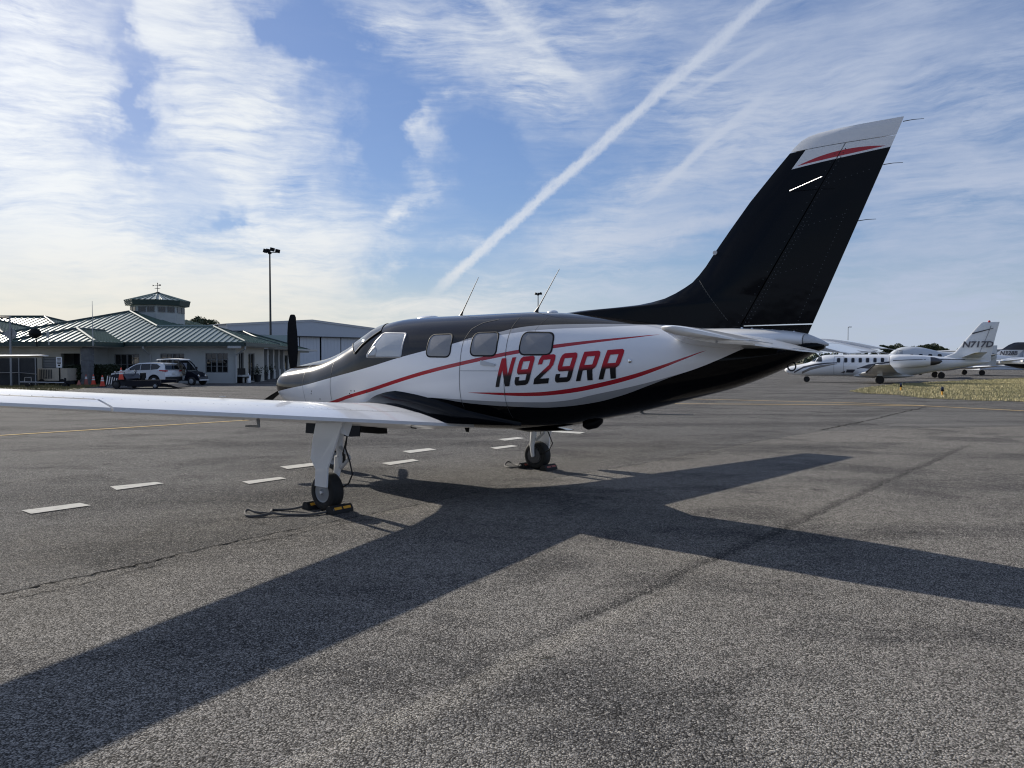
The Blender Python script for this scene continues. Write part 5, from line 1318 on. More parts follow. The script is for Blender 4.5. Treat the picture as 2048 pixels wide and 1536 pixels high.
# wheels for vehicles
def car_wheel(par, x, y, r, w, side, rim='lightgrey'):
    o = obj('wheel', MB().lathe([(r * .62, -w / 2), (r * .92, -w / 2), (r, -w * .3), (r, w * .3), (r * .92, w / 2), (r * .62, w / 2)], (0, 0, 0), 'Y', 26), M['rubber'], par, 40, loc=(x, y, r))
    rm = MB().lathe([(r * .64, -.03), (r * .64, .0), (r * .55, .012), (.05, .02), (.01, .03)], (0, 0, 0), 'Y', 26)
    if side < 0: rm.v = [(a, -b, c) for a, b, c in rm.v]
    ro = obj('rim', rm, M[rim], o, 40, loc=(0, side * (w / 2 - .01), 0))
    return o
# ---- white SUV
def suv():
    t = thing('parked_car', 'white sport utility car parked behind the dark tug', 'car', (px2x(293, 47.0), 47.0, 0), PI - R(14)); t.scale = (.90, .90, .90)
    low = [(2.28, .42, .80), (2.30, .62, .84), (2.24, .84, .86), (1.75, .98, .88), (1.15, 1.06, .90), (.9, 1.08, .91), (-1.6, 1.10, .91), (-2.18, 1.08, .88), (-2.27, .80, .88), (-2.28, .55, .86), (-2.2, .38, .84), (-1.85, .36, .86), (-1.80, .52, .86), (-1.66, .68, .86), (-1.35, .75, .86), (-1.05, .68, .86), (-.92, .52, .86), (-.88, .36, .86), (.92, .34, .86), (.97, .52, .86), (1.1, .68, .86), (1.4, .74, .86), (1.68, .66, .86), (1.8, .5, .86), (1.85, .38, .84)]
    body = obj('body', MB().profile(low), M['white'], t, 35)
    cab = [(1.12, 1.06, .84), (.62, 1.36, .74), (.30, 1.52, .68), (0, 1.60, .66), (-.9, 1.64, .65), (-1.6, 1.60, .64), (-1.95, 1.52, .63), (-2.05, 1.42, .66), (-2.20, 1.10, .82)]
    obj('roof', MB().profile(cab), M['white'], t, 35)
    for s in (1, -1):
        def win(pts, nm='side_window'):
            obj(nm, MB().loft([[(x, s * (w + .012), z) for x, z, w in pts], [(x, s * (w - .03), z) for x, z, w in pts]]), M['glass'], t)
        yw = lambda z: .845 - (z - 1.06) * .33
        win([(x, z, yw(z)) for x, z in ((.92, 1.10), (.50, 1.36), (.22, 1.49), (-.12, 1.53), (-.15, 1.10))])
        win([(x, z, yw(z)) for x, z in ((-.21, 1.10), (-.18, 1.535), (-.95, 1.55), (-1.0, 1.12))])
        win([(x, z, yw(z)) for x, z in ((-1.05, 1.12), (-1.0, 1.55), (-1.45, 1.53), (-1.78, 1.36), (-1.60, 1.16))])
        obj('taillight', MB().loft([[(-2.24, s * .62, 1.0), (-2.20, s * .89, 1.0), (-1.82, s * .925, 1.06), (-1.84, s * .92, 1.13), (-2.18, s * .87, 1.11), (-2.24, s * .62, 1.10)], [(-2.30, s * .62, 1.0), (-2.255, s * .90, 1.0), (-1.82, s * .93, 1.06), (-1.84, s * .925, 1.13), (-2.235, s * .88, 1.11), (-2.29, s * .62, 1.10)]]), M['red'], t)
        obj('sill', MB().span((-.86, s * .86, .26), (.90, s * .925, .40)), M['blackmatte'], t)
        for x in (1.4, -1.36): obj('arch_trim', MB().tube([(x + .44 * math.cos(a), s * .885, .34 + .42 * math.sin(a)) for a in [PI * k / 12 for k in range(13)]], .045, 6), M['blackmatte'], t, 40)
        for x in (1.4, -1.36): car_wheel(t, x, s * .80, .35, .22, s)
        for x in (.35, -.62): obj('door_handle', MB().box((x, s * .925, .985), (.2, .03, .035)), M['white'], t)
        obj('mirror', MB().box((.72, s * .98, 1.13), (.16, .2, .13)), M['white'], t)
    obj('rear_window', MB().add([(-2.07, -.60, 1.44), (-2.07, .60, 1.44), (-2.215, .74, 1.14), (-2.215, -.74, 1.14)], [(0, 1, 2, 3)]), M['glass'], t)
    obj('windscreen', MB().add([(1.06, -.74, 1.10), (1.06, .74, 1.10), (.34, .60, 1.515), (.34, -.60, 1.515)], [(0, 1, 2, 3)]), M['glass'], t)
    obj('rear_bumper', MB().profile([(-2.15, .30, .80), (-2.33, .34, .82), (-2.34, .62, .84), (-2.12, .66, .86)]), M['darkgrey'], t, 30)
    obj('front_bumper', MB().profile([(2.1, .28, .78), (2.32, .32, .78), (2.33, .56, .80), (2.1, .60, .84)]), M['darkgrey'], t, 30)
    obj('licence_plate', MB().box((-2.295, 0, .86), (.012, .32, .16)), M['collar'], t)
    obj('spoiler', MB().profile([(-1.85, 1.61, .58), (-2.12, 1.57, .58), (-2.13, 1.53, .58), (-1.85, 1.53, .58)]), M['white'], t)
    obj('underbody', MB().span((-1.9, -.7, .24), (2.0, .7, .5)), M['blackmatte'], t)
suv()
# ---- aircraft tug
def tug():
    t = thing('aircraft_tug', 'low dark navy aircraft tug with a striped nose and a long flat tail', 'tug', (px2x(291, 42.0), 42.0, 0), PI - R(4)); t.scale = (.90, .92, .92)
    obj('hood', MB().profile([(.65, .22, .95), (2.0, .22, .95), (2.05, .5, .95), (1.85, .80, .9), (1.45, .90, .88), (1.0, .92, .85), (.9, .80, .85), (.72, .62, .9)]), M['navy'], t, 30)
    obj('cradle_side', MB().span((-1.55, -1.0, .16), (.75, -.86, .52)).span((-1.55, .86, .16), (.75, 1.0, .52)), M['navy'], t)
    obj('cradle_floor', MB().span((-1.9, -.86, .12), (.70, .86, .2)), M['navy'], t)
    obj('tail_ramp', MB().profile([(-1.5, .12, .8), (-2.55, .06, .8), (-2.55, .1, .8), (-1.9, .30, .8), (-1.5, .34, .8)]), M['blackmatte'], t)
    obj('seat', MB().span((.35, -.55, .5), (.8, -.05, .62)).span((.30, -.55, .6), (.4, -.05, .95)), M['blackmatte'], t)
    obj('control_column', MB().tube([(.9, -.3, .85), (.82, -.3, 1.06)], .025, 8).tube([(.84 + .02 * math.sin(a), -.3 + .15 * math.cos(a), 1.06 + .06 * math.sin(a)) for a in [2 * PI * k / 12 for k in range(13)]], .014, 6), M['blackmatte'], t, 40)
    pl = obj('nose_plate', MB().loft([[(2.06, -.92, .24), (2.06, .92, .24), (1.90, .9, .82), (1.90, -.9, .82)], [(2.09, -.92, .24), (2.09, .92, .24), (1.93, .9, .83), (1.93, -.9, .83)]]), M['blackmatte'], t)
    for s in (1, -1):
        for k in range(5):
            x0 = 2.02 - .15 * k; st = MB().add([(x0, s * .956, .26), (x0 - .06, s * .956, .26), (x0 - .14, s * .93, .76 - .03 * k), (x0 - .08, s * .93, .78 - .03 * k)], [(0, 1, 2, 3)]); obj('warning_stripe', st, M['collar'], t)
    for k in range(7):
        y = -.84 + .26 * k; obj('warning_stripe', MB().add([(2.095, y, .26), (2.095, y + .12, .26), (1.938, y + .24, .81), (1.938, y + .12, .81)], [(0, 1, 2, 3)]), M['collar'], pl)
    for s in (1, -1):
        car_wheel(t, -1.25, s * 1.02, .18, .12, s, 'grey'); car_wheel(t, 1.35, s * .93, .26, .16, s, 'darkgrey')
    obj('light_bar', MB().tube([(1.7, -.5, .86), (1.7, -.5, 1.0), (1.7, .5, 1.0), (1.7, .5, .86)], .02, 6), M['darkgrey'], t)
    for y in (-.5, 0, .5): obj('lamp', MB().lathe([(.05, 0), (.05, .05)], (1.68, y, 1.02), 'X', 10), M['chrome'], t)
    return t
tg = tug()
b_ = D(260, 758.5, 42.0); cone((px2x(260, 42.1), 42.0 - .86, .483), 'orange cone perched on the side deck of the dark tug', None)
# ---- small bubble cart
def cart():
    t = thing('utility_cart', 'dark doorless electric cart with a pale roof beside the white car', 'cart', (px2x(366, 47.6), 47.6, 0), R(-8))
    obj('body', MB().profile([(-1.45, .28, .62), (-1.48, .62, .62), (-1.3, .72, .62), (-.6, .68, .62), (-.55, .34, .64), (.45, .32, .64), (.55, .62, .62), (.62, .92, .62), (1.0, .84, .60), (1.32, .66, .58), (1.45, .44, .55), (1.46, .30, .55)]), M['navy'], t, 35)
    obj('windscreen', MB().add([(.62, -.52, .95), (.62, .52, .95), (.02, .50, 1.62), (.02, -.50, 1.62)], [(0, 1, 2, 3)]), M['glass'], t)
    obj('pillar', MB().tube([(.66, -.58, .9), (.42, -.57, 1.32), (.05, -.55, 1.64)], .04, 8).tube([(.66, .58, .9), (.42, .57, 1.32), (.05, .55, 1.64)], .04, 8).tube([(-1.3, -.58, .7), (-1.32, -.56, 1.64)], .035, 8).tube([(-1.3, .58, .7), (-1.32, .56, 1.64)], .035, 8), M['navy'], t, 40)
    obj('roof', MB().profile([(-1.5, 1.62, .60), (-1.4, 1.69, .62), (-.6, 1.74, .62), (.1, 1.69, .60), (.2, 1.62, .58), (-.6, 1.66, .58)]), M['collar'], t, 35)
    for x in (-.95, -.15): obj('seat', MB().span((x, -.5, .62), (x + .42, .5, .74)).span((x - .1, -.5, .7), (x, .5, 1.2)), M['beige'], t)
    obj('steering_wheel', MB().tube([(.36 + .05 * math.sin(a), -.25 + .17 * math.cos(a), .98 + .15 * math.sin(a)) for a in [2 * PI * k / 14 for k in range(15)]], .015, 6), M['blackmatte'], t, 40)
    for s in (1, -1):
        for x in (1.0, -1.0): car_wheel(t, x, s * .62, .27, .17, s, 'grey')
        obj('headlight', MB().lathe([(.09, 0), (.07, .05)], (1.33, s * .4, .60), 'X', 12), M['chrome'], t, 40)
        obj('mirror', MB().box((.52, s * .70, 1.12), (.08, .14, .12)), M['blackmatte'], t)
    obj('bumper', MB().box((1.47, 0, .34), (.1, 1.0, .1)), M['lightgrey'], t)
cart()
# things along the side facade
p_ = G(486, 767); t_ = thing('bench', 'dark bench with pale cushions beside the glass door', 'bench', (px2x(487, 51.8) , 51.8, 0), R(80))
obj('seat', MB().box((0, 0, .42), (1.3, .5, .08)), M['blackmatte'], t_); obj('backrest', MB().box((0, .26, .75), (1.3, .07, .6)), M['blackmatte'], t_); obj('cushion', MB().box((0, -.02, .52), (1.1, .42, .12)), M['trim'], t_)
for x in (-.55, .55): obj('leg', MB().box((x, 0, .19), (.08, .45, .38)), M['blackmatte'], t_)
t_ = thing('sanitizer_jug', 'white plastic jug standing on the pavement by the bench', 'jug', (px2x(496.5, 52.2), 52.2, 0)); obj('jug', MB().lathe([(.16, 0), (.17, .05), (.17, .42), (.12, .5), (.05, .54), (.05, .6), (.0, .6)], (0, 0, 0), 'Z', 16), M['white'], t_, 40); obj('cap', MB().lathe([(.055, .6), (.055, .68), (.0, .7)], (0, 0, 0), 'Z', 12), M['white'], t_, 40)
for i, (u, y, nm) in enumerate(((507, 55, 'nearest to the glass door'), (521, 59.5, 'in the middle of the colonnade'), (532, 64, 'furthest along the colonnade'))):
    t_ = thing('planter', 'dark planter with a small shrub, ' + nm, 'planter', (px2x(u + 8, y), y, 0), 0, 'planters along the colonnade')
    obj('pot', MB().lathe([(.2, 0), (.28, .5), (.3, .55), (.26, .55), (.0, .5)], (0, 0, 0), 'Z', 16), M['darkgrey'], t_, 40)
    leaf_cloud('shrub', rng.normal((0, 0, .8), (.17, .17, .2), (260, 3)), .06, M['leaf'], t_)

# ================================================================ trees
M['crown'] = mat('tree_foliage', (.040, .055, .024), .7, var=.6, vscale=.5)
def tree(loc, h, r, label, grp):
    t = thing('tree', label, 'tree', loc, 0, grp)
    tr = MB().tube([(0, 0, 0), (.1, 0, h * .3), (.05, .1, h * .6)], [.28, .2, .1], 8)
    pts = []
    for k in range(9):
        a = random.uniform(0, 6.28); q = random.uniform(.25, .85) * r; c = Vector((q * math.cos(a), q * math.sin(a), h * random.uniform(.52, .86)))
        tr.tube([(0.05, 0, h * random.uniform(.25, .5)), c * .6 + Vector((0, 0, h * .22)), c], [.1, .07, .03], 5)
        s = random.uniform(.32, .5) * r; n = 420
        d_ = rng.normal(size=(n, 3)); d_ /= np.linalg.norm(d_, axis=1)[:, None]
        pts.append(np.array(c) + d_ * (s * rng.uniform(.55, 1.05, n) ** .7)[:, None] * np.array([1, 1, .72]))
    obj('trunk', tr, M['bark'], t, 40); leaf_cloud('crown', np.concatenate(pts), .22, M['crown'], t)
tg_ = 'trees behind the parked jets'
treelist = [(1772, 690, 215, 'small'), (1797, 688, 225, 'b'), (1816, 692, 220, 'c'), (1838, 690, 235, 'd'), (1852, 687, 215, 'e'), (1872, 692, 225, 'f'), (1886, 696, 230, 'g')]
names = ['leftmost dark tree behind the tail tip of the black plane', 'second dark tree left of the grey humped jet', 'dark tree at the left shoulder of the grey humped jet', 'low dark tree just above the cockpit hump of the grey jet', 'tallest dark tree above the hump of the grey jet', 'dark tree right of the hump of the grey jet', 'low dark tree at the right end of the tree clump']
for (u, v, Y, _), nm in zip(treelist, names):
    h = D(u, v, Y).z; tree((px2x(u, Y), Y, 0), h * 1.05, h * .42, nm, tg_)
for u, v, Y, nm in ((75, 644, 110, 'dark tree showing above the terminal roof valley at the left'), (418, 648, 130, 'dark tree showing between the terminal ridge and the hangar'), (436, 652, 140, 'dark tree close against the left wall of the hangar'), (400, 652, 135, 'dark tree rising just right of the cupola roof slope')):
    h = D(u, v, Y).z; tree((px2x(u, Y), Y, 0), h * 1.22, h * .40, nm, 'trees behind the terminal')
# far belt of woodland round the field
pts = []
for k in range(520):
    a = R(-80 + 160 * k / 520 + random.uniform(-.2, .2)); rr_ = random.uniform(520, 640); c = np.array([rr_ * math.sin(a), rr_ * math.cos(a), 0]); h = random.uniform(5, 9)
    n = 34; p = rng.normal(size=(n, 3)) * np.array([4, 4, h * .25]) + c + np.array([0, 0, h * .45]); p[:, 2] = np.abs(p[:, 2]); pts.append(p)
fw = leaf_cloud('distant_woods', np.concatenate(pts), 2.2, M['crown']); fw['kind'] = 'stuff'

# ================================================================ parked jets on the right
M['jetwhite'] = mat('jet_white_paint', (.74, .75, .76), .25, coat=.5, bump=.01, bscale=1)
M['jetgrey'] = mat('jet_grey_paint', (.33, .35, .37), .35, coat=.4, var=.05, vscale=1)
M['jetmid'] = mat('jet_pale_grey_paint', (.50, .53, .56), .35, coat=.4, var=.05, vscale=1)
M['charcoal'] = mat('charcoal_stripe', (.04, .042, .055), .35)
M['lettering'] = mat('dark_grey_lettering', (.085, .082, .10), .4)
M['taupe'] = mat('taupe_stripe', (.20, .185, .17), .35)
M['exhaust'] = mat('dark_exhaust_metal', (.10, .10, .11), .45, .8)
M['fade_orange'] = mat('red_engine_cover', (.55, .05, .02), .6)
class Body:
    def __init__(s, st): s.st = np.array(sorted(st)); s.sl = [pchip_slopes(s.st[:, 0], s.st[:, j]) for j in range(5)]
    def sec(s, q):
        x = s.st[:, 0]; i = int(np.clip(np.searchsorted(x, q) - 1, 0, len(x) - 2)); h = x[i+1] - x[i]; t = (q - x[i]) / h; o = []
        for j in range(1, 5):
            y = s.st[:, j]; m = s.sl[j]; o.append(float((2*t**3-3*t*t+1)*y[i]+(t**3-2*t*t+t)*h*m[i]+(-2*t**3+3*t*t)*y[i+1]+(t**3-t*t)*h*m[i+1]))
        return o
    def pt(s, x, th, off=0.0):
        zt, zb, w, zc = s.sec(x); c, q = math.cos(th), math.sin(th)
        return (x, (w + off) * c, zc + ((zt - zc if q > 0 else zc - zb) + off) * q)
    def side(s, x, z, off, sd):
        zt, zb, w, zc = s.sec(x); r = max(-1, min(1, (z - zc) / ((zt - zc) if z > zc else (zc - zb))))
        c = math.sqrt(max(0, 1 - r * r)); return (x, sd * (w * c + off * max(.3, c)), z + off * r)
    def mesh(s, n=90, na=40):
        xs = np.linspace(s.st[0, 0], s.st[-1, 0], n); return MB().loft([[s.pt(x, 2 * PI * k / na) for k in range(na)] for x in xs])
    def patch(s, pts, sd, off, n=5):
        b = rounded(pts, .4 * min(math.dist(pts[0], pts[1]), math.dist(pts[1], pts[2])), 4); cx_ = sum(p[0] for p in b) / len(b); cz_ = sum(p[1] for p in b) / len(b)
        return MB().loft([[s.side(cx_ + (p[0] - cx_) * max(.001, i / n), cz_ + (p[1] - cz_) * max(.001, i / n), off, sd) for p in b] for i in range(n + 1)], (False, False))
    def flatpatch(s, pts, sd, off, n=5):
        cx_ = sum(p[0] for p in pts) / len(pts); cz_ = sum(p[1] for p in pts) / len(pts); b = []
        for i, p in enumerate(pts):
            q = pts[(i + 1) % len(pts)]; k = max(1, int(math.dist(p, q) / .12)); b += [(p[0] + (q[0] - p[0]) * j / k, p[1] + (q[1] - p[1]) * j / k) for j in range(k)]
        return MB().loft([[s.side(cx_ + (p[0] - cx_) * max(.001, i / n), cz_ + (p[1] - cz_) * max(.001, i / n), off, sd) for p in b] for i in range(n + 1)], (False, False))
    def stripe(s, line, sd, off=.006):                 # (x, z, half width)
        L = []
        for a, b in zip(line[:-1], line[1:]):
            k = max(2, int(abs(b[0] - a[0]) / .15)); L += [tuple(a[m] + (b[m] - a[m]) * j / k for m in range(3)) for j in range(k)]
        L.append(line[-1]); vs = []; fs = []
        for i, (x, z, w) in enumerate(L):
            vs += [s.side(x, z + w, off, sd), s.side(x, z, off + .002, sd), s.side(x, z - w, off, sd)]
            if i: o = 3 * i; fs += [(o - 3, o - 2, o + 1, o), (o - 2, o - 1, o + 2, o + 1)]
        return MB().add(vs, fs)
def surface(rings): return MB().loft(rings)
def foil(xl, xt, p, axis='y', th=.11, n=9):
    c = xl - xt; up = []; lo = []
    for k in range(n + 1):
        s = .5 - .5 * math.cos(PI * k / n); yt = 5 * th * (.2969 * math.sqrt(s) - .126 * s - .3516 * s * s + .2843 * s ** 3 - .1036 * s ** 4) * c
        x = xl - s * c
        if axis == 'y': up.append((x, p[0], p[1] + yt)); lo.append((x, p[0], p[1] - yt))
        else: up.append((x, p[0] + yt, p[1])); lo.append((x, p[0] - yt, p[1]))
    return up[::-1] + lo[1:]
def jet_gear(t, x, y, ztop, r, w, nm='landing_gear'):
    g = obj(nm, MB().tube([(x, y, ztop), (x, y, r)], .06, 8), M['white'], t, 40)
    for s in ((-1, 1) if abs(y) < .01 and w < 0 else (1,)):
        obj('tyre', MB().lathe([(r * .5, -abs(w) / 2), (r * .9, -abs(w) / 2), (r, -abs(w) * .2), (r, abs(w) * .2), (r * .9, abs(w) / 2), (r * .5, abs(w) / 2)], (x, y, r), 'Y', 22), M['rubber'], g, 40)
        obj('wheel_hub', MB().lathe([(r * .48, -abs(w) * .46), (.05, -abs(w) * .38), (.05, abs(w) * .38), (r * .48, abs(w) * .46)], (x, y, r), 'Y', 18), M['grey'], g, 40)
    return g
JA = Vector((26.0, 52.0, 0)); JH = PI - R(27)
def jet_a():
    t = thing('business_jet', 'white twin engine business jet with grey swoosh stripes and N717D on its fin', 'jet', JA, JH)
    B = Body([(6.15, .93, .83, .03, .88), (6.08, 1.02, .74, .13, .88), (5.8, 1.14, .62, .26, .88), (5.2, 1.28, .50, .44, .90), (4.5, 1.45, .46, .60, .94), (4.2, 1.60, .45, .65, .98), (3.8, 1.86, .45, .70, 1.08), (3.4, 1.99, .45, .745, 1.15), (2.8, 2.03, .45, .76, 1.2), (0, 2.03, .45, .76, 1.2), (-1.5, 2.02, .46, .75, 1.22), (-2.6, 1.98, .62, .66, 1.28), (-4, 1.86, .90, .50, 1.38), (-5.4, 1.72, 1.18, .31, 1.46), (-6.4, 1.62, 1.38, .14, 1.5), (-6.8, 1.56, 1.46, .04, 1.51)])
    obj('fuselage', B.mesh(), M['jetwhite'], t, 50)
    for sd in (1, -1):
        for k in range(7):
            x = 2.42 - .47 * k
            w = obj('cabin_window', B.patch([(x + .10, 1.46), (x + .10, 1.78), (x - .10, 1.78), (x - .10, 1.46)], sd, .014), M['glass'], t, 50)
            obj('frame', B.patch([(x + .13, 1.43), (x + .13, 1.81), (x - .13, 1.81), (x - .13, 1.43)], sd, .007), M['lightgrey'], w, 50)
        for pts in ([(4.28, 1.52), (3.95, 1.80), (3.86, 1.83), (4.02, 1.52)], [(3.96, 1.52), (3.80, 1.84), (3.58, 1.90), (3.52, 1.52)]):
            obj('cockpit_window', B.flatpatch(pts, sd, .012), M['glass'], t, 50)
        obj('stripe', B.stripe([(5.45, .72, .05), (4.8, 1.10, .07), (4.0, 1.30, .06), (3.2, 1.40, .045), (2.5, 1.44, .03)], sd), M['charcoal'], t)
        obj('stripe', B.stripe([(4.9, .70, .08), (4.3, 1.0, .10), (3.6, 1.18, .09), (2.9, 1.30, .04), (2.5, 1.36, .01)], sd), M['taupe'], t)
        obj('stripe', B.stripe([(1.2, 1.02, .02), (.5, 1.25, .07), (-.6, 1.45, .06), (-2, 1.58, .04), (-4.2, 1.68, .025), (-5.4, 1.66, .02)], sd), M['charcoal'], t)
        obj('stripe', B.stripe([(.4, .98, .03), (-.5, 1.18, .10), (-1.6, 1.34, .08), (-2.6, 1.46, .03)], sd), M['taupe'], t)
        for pts in ([(2.28, .72), (2.02, .72), (1.98, .88)], [(1.95, .74), (1.48, .74), (1.30, .96), (1.88, .96)], [(.95, 1.06), (.35, 1.02), (.10, 1.20), (.62, 1.22)]): obj('dark_patch', B.flatpatch(pts, sd, .008), M['charcoal'], t)  # flat charcoal patches laid on the skin below the door and near the wing root
        dr = MB(); 
        for a, b in (((2.72, .55), (2.72, 1.88)), ((2.72, 1.88), (2.08, 1.88)), ((2.08, 1.88), (2.08, .62))):
            dr.tube([B.side(a[0] + (b[0] - a[0]) * k / 8, a[1] + (b[1] - a[1]) * k / 8, .004, sd) for k in range(9)], .010, 4)
        if sd == 1: obj('door_outline', dr, M['charcoal'], t)
        # wings
        rings = [foil(x0, x1, (sd * y, z), 'y', th) for y, x0, x1, z, th in ((.0, 1.25, -1.75, .62, .13), (1.0, 1.05, -1.6, .66, .13), (2.4, .55, -1.3, .80, .125), (5.2, .25, -1.05, 1.10, .11), (7.6, 0, -.85, 1.33, .10), (7.85, -.2, -.8, 1.355, .05))]
        w = obj('wing', surface(rings), M['jetwhite'], t, 40)
        obj('deicing_boot', MB().tube([(.57, sd * 2.4, .80), (.27, sd * 5.2, 1.10), (.03, sd * 7.6, 1.33)], [.06, .045, .03], 8), M['blackmatte'], w, 50)
        # nacelle
        nac = [[(x, sd * 1.12 + r * math.cos(a), 1.55 + r * math.sin(a)) for a in [2 * PI * k / 24 for k in range(24)]] for x, r in ((-.98, .34), (-.86, .40), (-1.2, .46), (-2.0, .46), (-2.9, .40), (-3.35, .32))]
        nac[0], nac[1] = nac[1], nac[0]
        n_ = obj('engine_nacelle', MB().loft([[(x, sd * 1.12 + r * math.cos(a), 1.55 + r * math.sin(a)) for a in [2 * PI * k / 24 for k in range(24)]] for x, r in ((-1.1, .30), (-.92, .34), (-.86, .385), (-1.0, .44), (-1.4, .47), (-2.1, .46), (-2.9, .39), (-3.3, .32))]), M['jetwhite'], t, 40)
        obj('exhaust', MB().loft([[(x, sd * 1.12 + r * math.cos(a), 1.55 + r * math.sin(a)) for a in [2 * PI * k / 20 for k in range(20)]] for x, r in ((-3.2, .30), (-3.55, .27), (-3.85, .16), (-4.0, .03))]), M['exhaust'], n_, 40)
        obj('stripe', MB().loft([[(-1.05 - .28 * k, sd * 1.12 + sd * (.455 + .016 if k < 4 else .455 - .03 * (k - 4) + .012) * math.cos(a), 1.55 + (.46 if k < 4 else .46 - .03 * (k - 4)) * math.sin(a)) for a in (.05 + .03 * k, .16 + .03 * k)] for k in range(8)], (False, False), closed=False), M['charcoal'], n_)
        obj('pylon', MB().prism([(-1.1, 1.50), (-3.0, 1.50), (-3.0, 1.58), (-1.1, 1.60)], *sorted((sd * .55, sd * .80)), 'Y'), M['jetwhite'], t)
        rings = [foil(x0, x1, (sd * y, z), 'y', .09) for y, x0, x1, z in ((.05, -5.2, -6.35, 1.82), (2.55, -5.75, -6.4, 2.12), (2.62, -5.9, -6.38, 2.13))]
        st = obj('stabilizer', surface(rings), M['jetmid'], t, 40)
        g = jet_gear(t, -.25, sd * 2.6, .8, .29, .20); obj('gear_door', MB().box((-.25, sd * 2.72, .66), (.34, .03, .22)), M['jetmid'], g)
    fr_ = [foil(x0, x1, (0, z), 'z', th) for z, x0, x1, th in ((1.55, -3.6, -6.9, .05), (1.78, -4.0, -6.88, .06), (2.1, -4.75, -6.92, .09), (2.6, -5.12, -7.0, .09), (3.2, -5.55, -7.12, .09), (3.8, -6.0, -7.25, .085), (4.12, -6.25, -7.32, .08), (4.18, -6.38, -7.34, .04))]
    f = obj('vertical_fin', surface(fr_), M['jetwhite'], t, 40)
    obj('rudder_line', MB().tube([(-6.15, .105, 1.9), (-6.55, .085, 3.0), (-6.75, .07, 3.6), (-6.85, .062, 3.95)], .012, 4), M['charcoal'], f)
    obj('stripe', MB().loft([[(-5.78 - .3 * k, .112 - .006 * k, 3.42 + .085 * k + s * (.05 - .008 * k)) for s in (-1, 1)] for k in range(5)], (False, False), closed=False), M['charcoal'], f)
    obj('beacon', MB().lathe([(.07, 4.17), (.08, 4.24), (.02, 4.30)], (-6.75, 0, 0), 'Z', 12), M['red'], f, 40)
    o = text_mesh('registration_text', 'N717D', .56, M['lettering'], f, (-5.20, .155, 2.50), (R(90), 0, PI), .18, .004, .017, 'LEFT'); o.scale = (1.05, 1, 1)
    jet_gear(t, 4.6, 0, .6, .22, .14, 'nose_gear')
    obj('belly_fairing', MB().loft([[(x, w * math.cos(a), .52 + h * math.sin(a)) for a in [2 * PI * k / 16 for k in range(16)]] for x, w, h in ((1.7, .05, .02), (1.2, .6, .14), (-.5, .75, .2), (-1.8, .6, .12), (-2.4, .05, .02))]), M['jetwhite'], t, 50)
    obj('tail_light', MB().box((-6.6, 0, 1.34), (.3, .05, .18)), M['lightgrey'], t)
    nose = obj('intake_cover', MB().lathe([(.29, -.90), (.29, -.84)], (0, 1.12, 1.55), 'X', 20), M['charcoal'], t, 40)
    c_ = nose.copy(); C.objects.link(c_); c_.location = (0, -2.24, 0)
jet_a()
def jet_b():
    t = thing('parked_jet', 'pale grey jet with a humped cabin roof parked behind the white business jet', 'jet', (px2x(1868, 66.5), 66.5, 0), PI - R(24))
    B = Body([(5.0, 1.15, 1.05, .04, 1.1), (4.6, 1.5, .85, .35, 1.15), (4.1, 1.85, .72, .6, 1.2), (3.7, 2.2, .66, .75, 1.35), (3.2, 2.62, .62, .84, 1.5), (2.6, 2.84, .6, .88, 1.6), (1.9, 2.90, .6, .88, 1.65), (1.1, 2.82, .6, .88, 1.6), (.3, 2.62, .62, .86, 1.55), (-.4, 2.45, .64, .82, 1.5), (-1.2, 2.38, .7, .75, 1.5), (-2.4, 2.34, .95, .6, 1.6), (-3.8, 2.25, 1.35, .35, 1.75), (-4.7, 2.15, 1.8, .06, 1.95)])
    obj('fuselage', B.mesh(), M['jetmid'], t, 50)
    for sd in (1, -1):
        for pts in ([(3.50, 2.22), (3.12, 2.50), (2.98, 2.52), (3.18, 2.16)], [(3.10, 2.16), (2.90, 2.53), (2.62, 2.60), (2.58, 2.16)]): obj('cockpit_window', B.flatpatch(pts, sd, .012), M['jetgrey'], t, 50)
        for k in range(4): x = 1.9 - .75 * k; obj('cabin_window', B.patch([(x + .16, 1.9), (x + .16, 2.2), (x - .16, 2.2), (x - .16, 1.9)], sd, .012), M['glass'], t, 50)
        obj('stripe', B.stripe([(.2, 1.85, .03), (-2, 1.92, .03), (-4.5, 2.0, .02)], sd), M['charcoal'], t)
        rings = [foil(x0, x1, (sd * y, z), 'y', th) for y, x0, x1, z, th in ((.0, .9, -1.4, .78, .13), (3, .3, -1.2, .98, .12), (6.6, -.3, -1.15, 1.22, .1))]
        obj('wing', surface(rings), M['jetmid'], t, 40)
        rings = [foil(x0, x1, (sd * y, z), 'y', .09) for y, x0, x1, z in ((.05, -3.8, -4.7, 2.1), (2.2, -4.3, -4.75, 2.15))]; obj('stabilizer', surface(rings), M['jetmid'], t, 40)
        jet_gear(t, -.3, sd * 2.3, .9, .30, .22)
    f = obj('vertical_fin', surface([foil(x0, x1, (0, z), 'z', .08) for z, x0, x1 in ((1.2, -3.2, -4.78), (2.1, -3.3, -4.82), (2.95, -4.1, -4.84))]), M['jetmid'], t, 40)
    text_mesh('registration_text', '3', .42, M['lettering'], f, (-4.42, .085, 1.95), (R(90), 0, PI), .1, .004, .012, 'LEFT')
    jet_gear(t, 3.6, 0, .8, .24, .16, 'nose_gear')
jet_b()
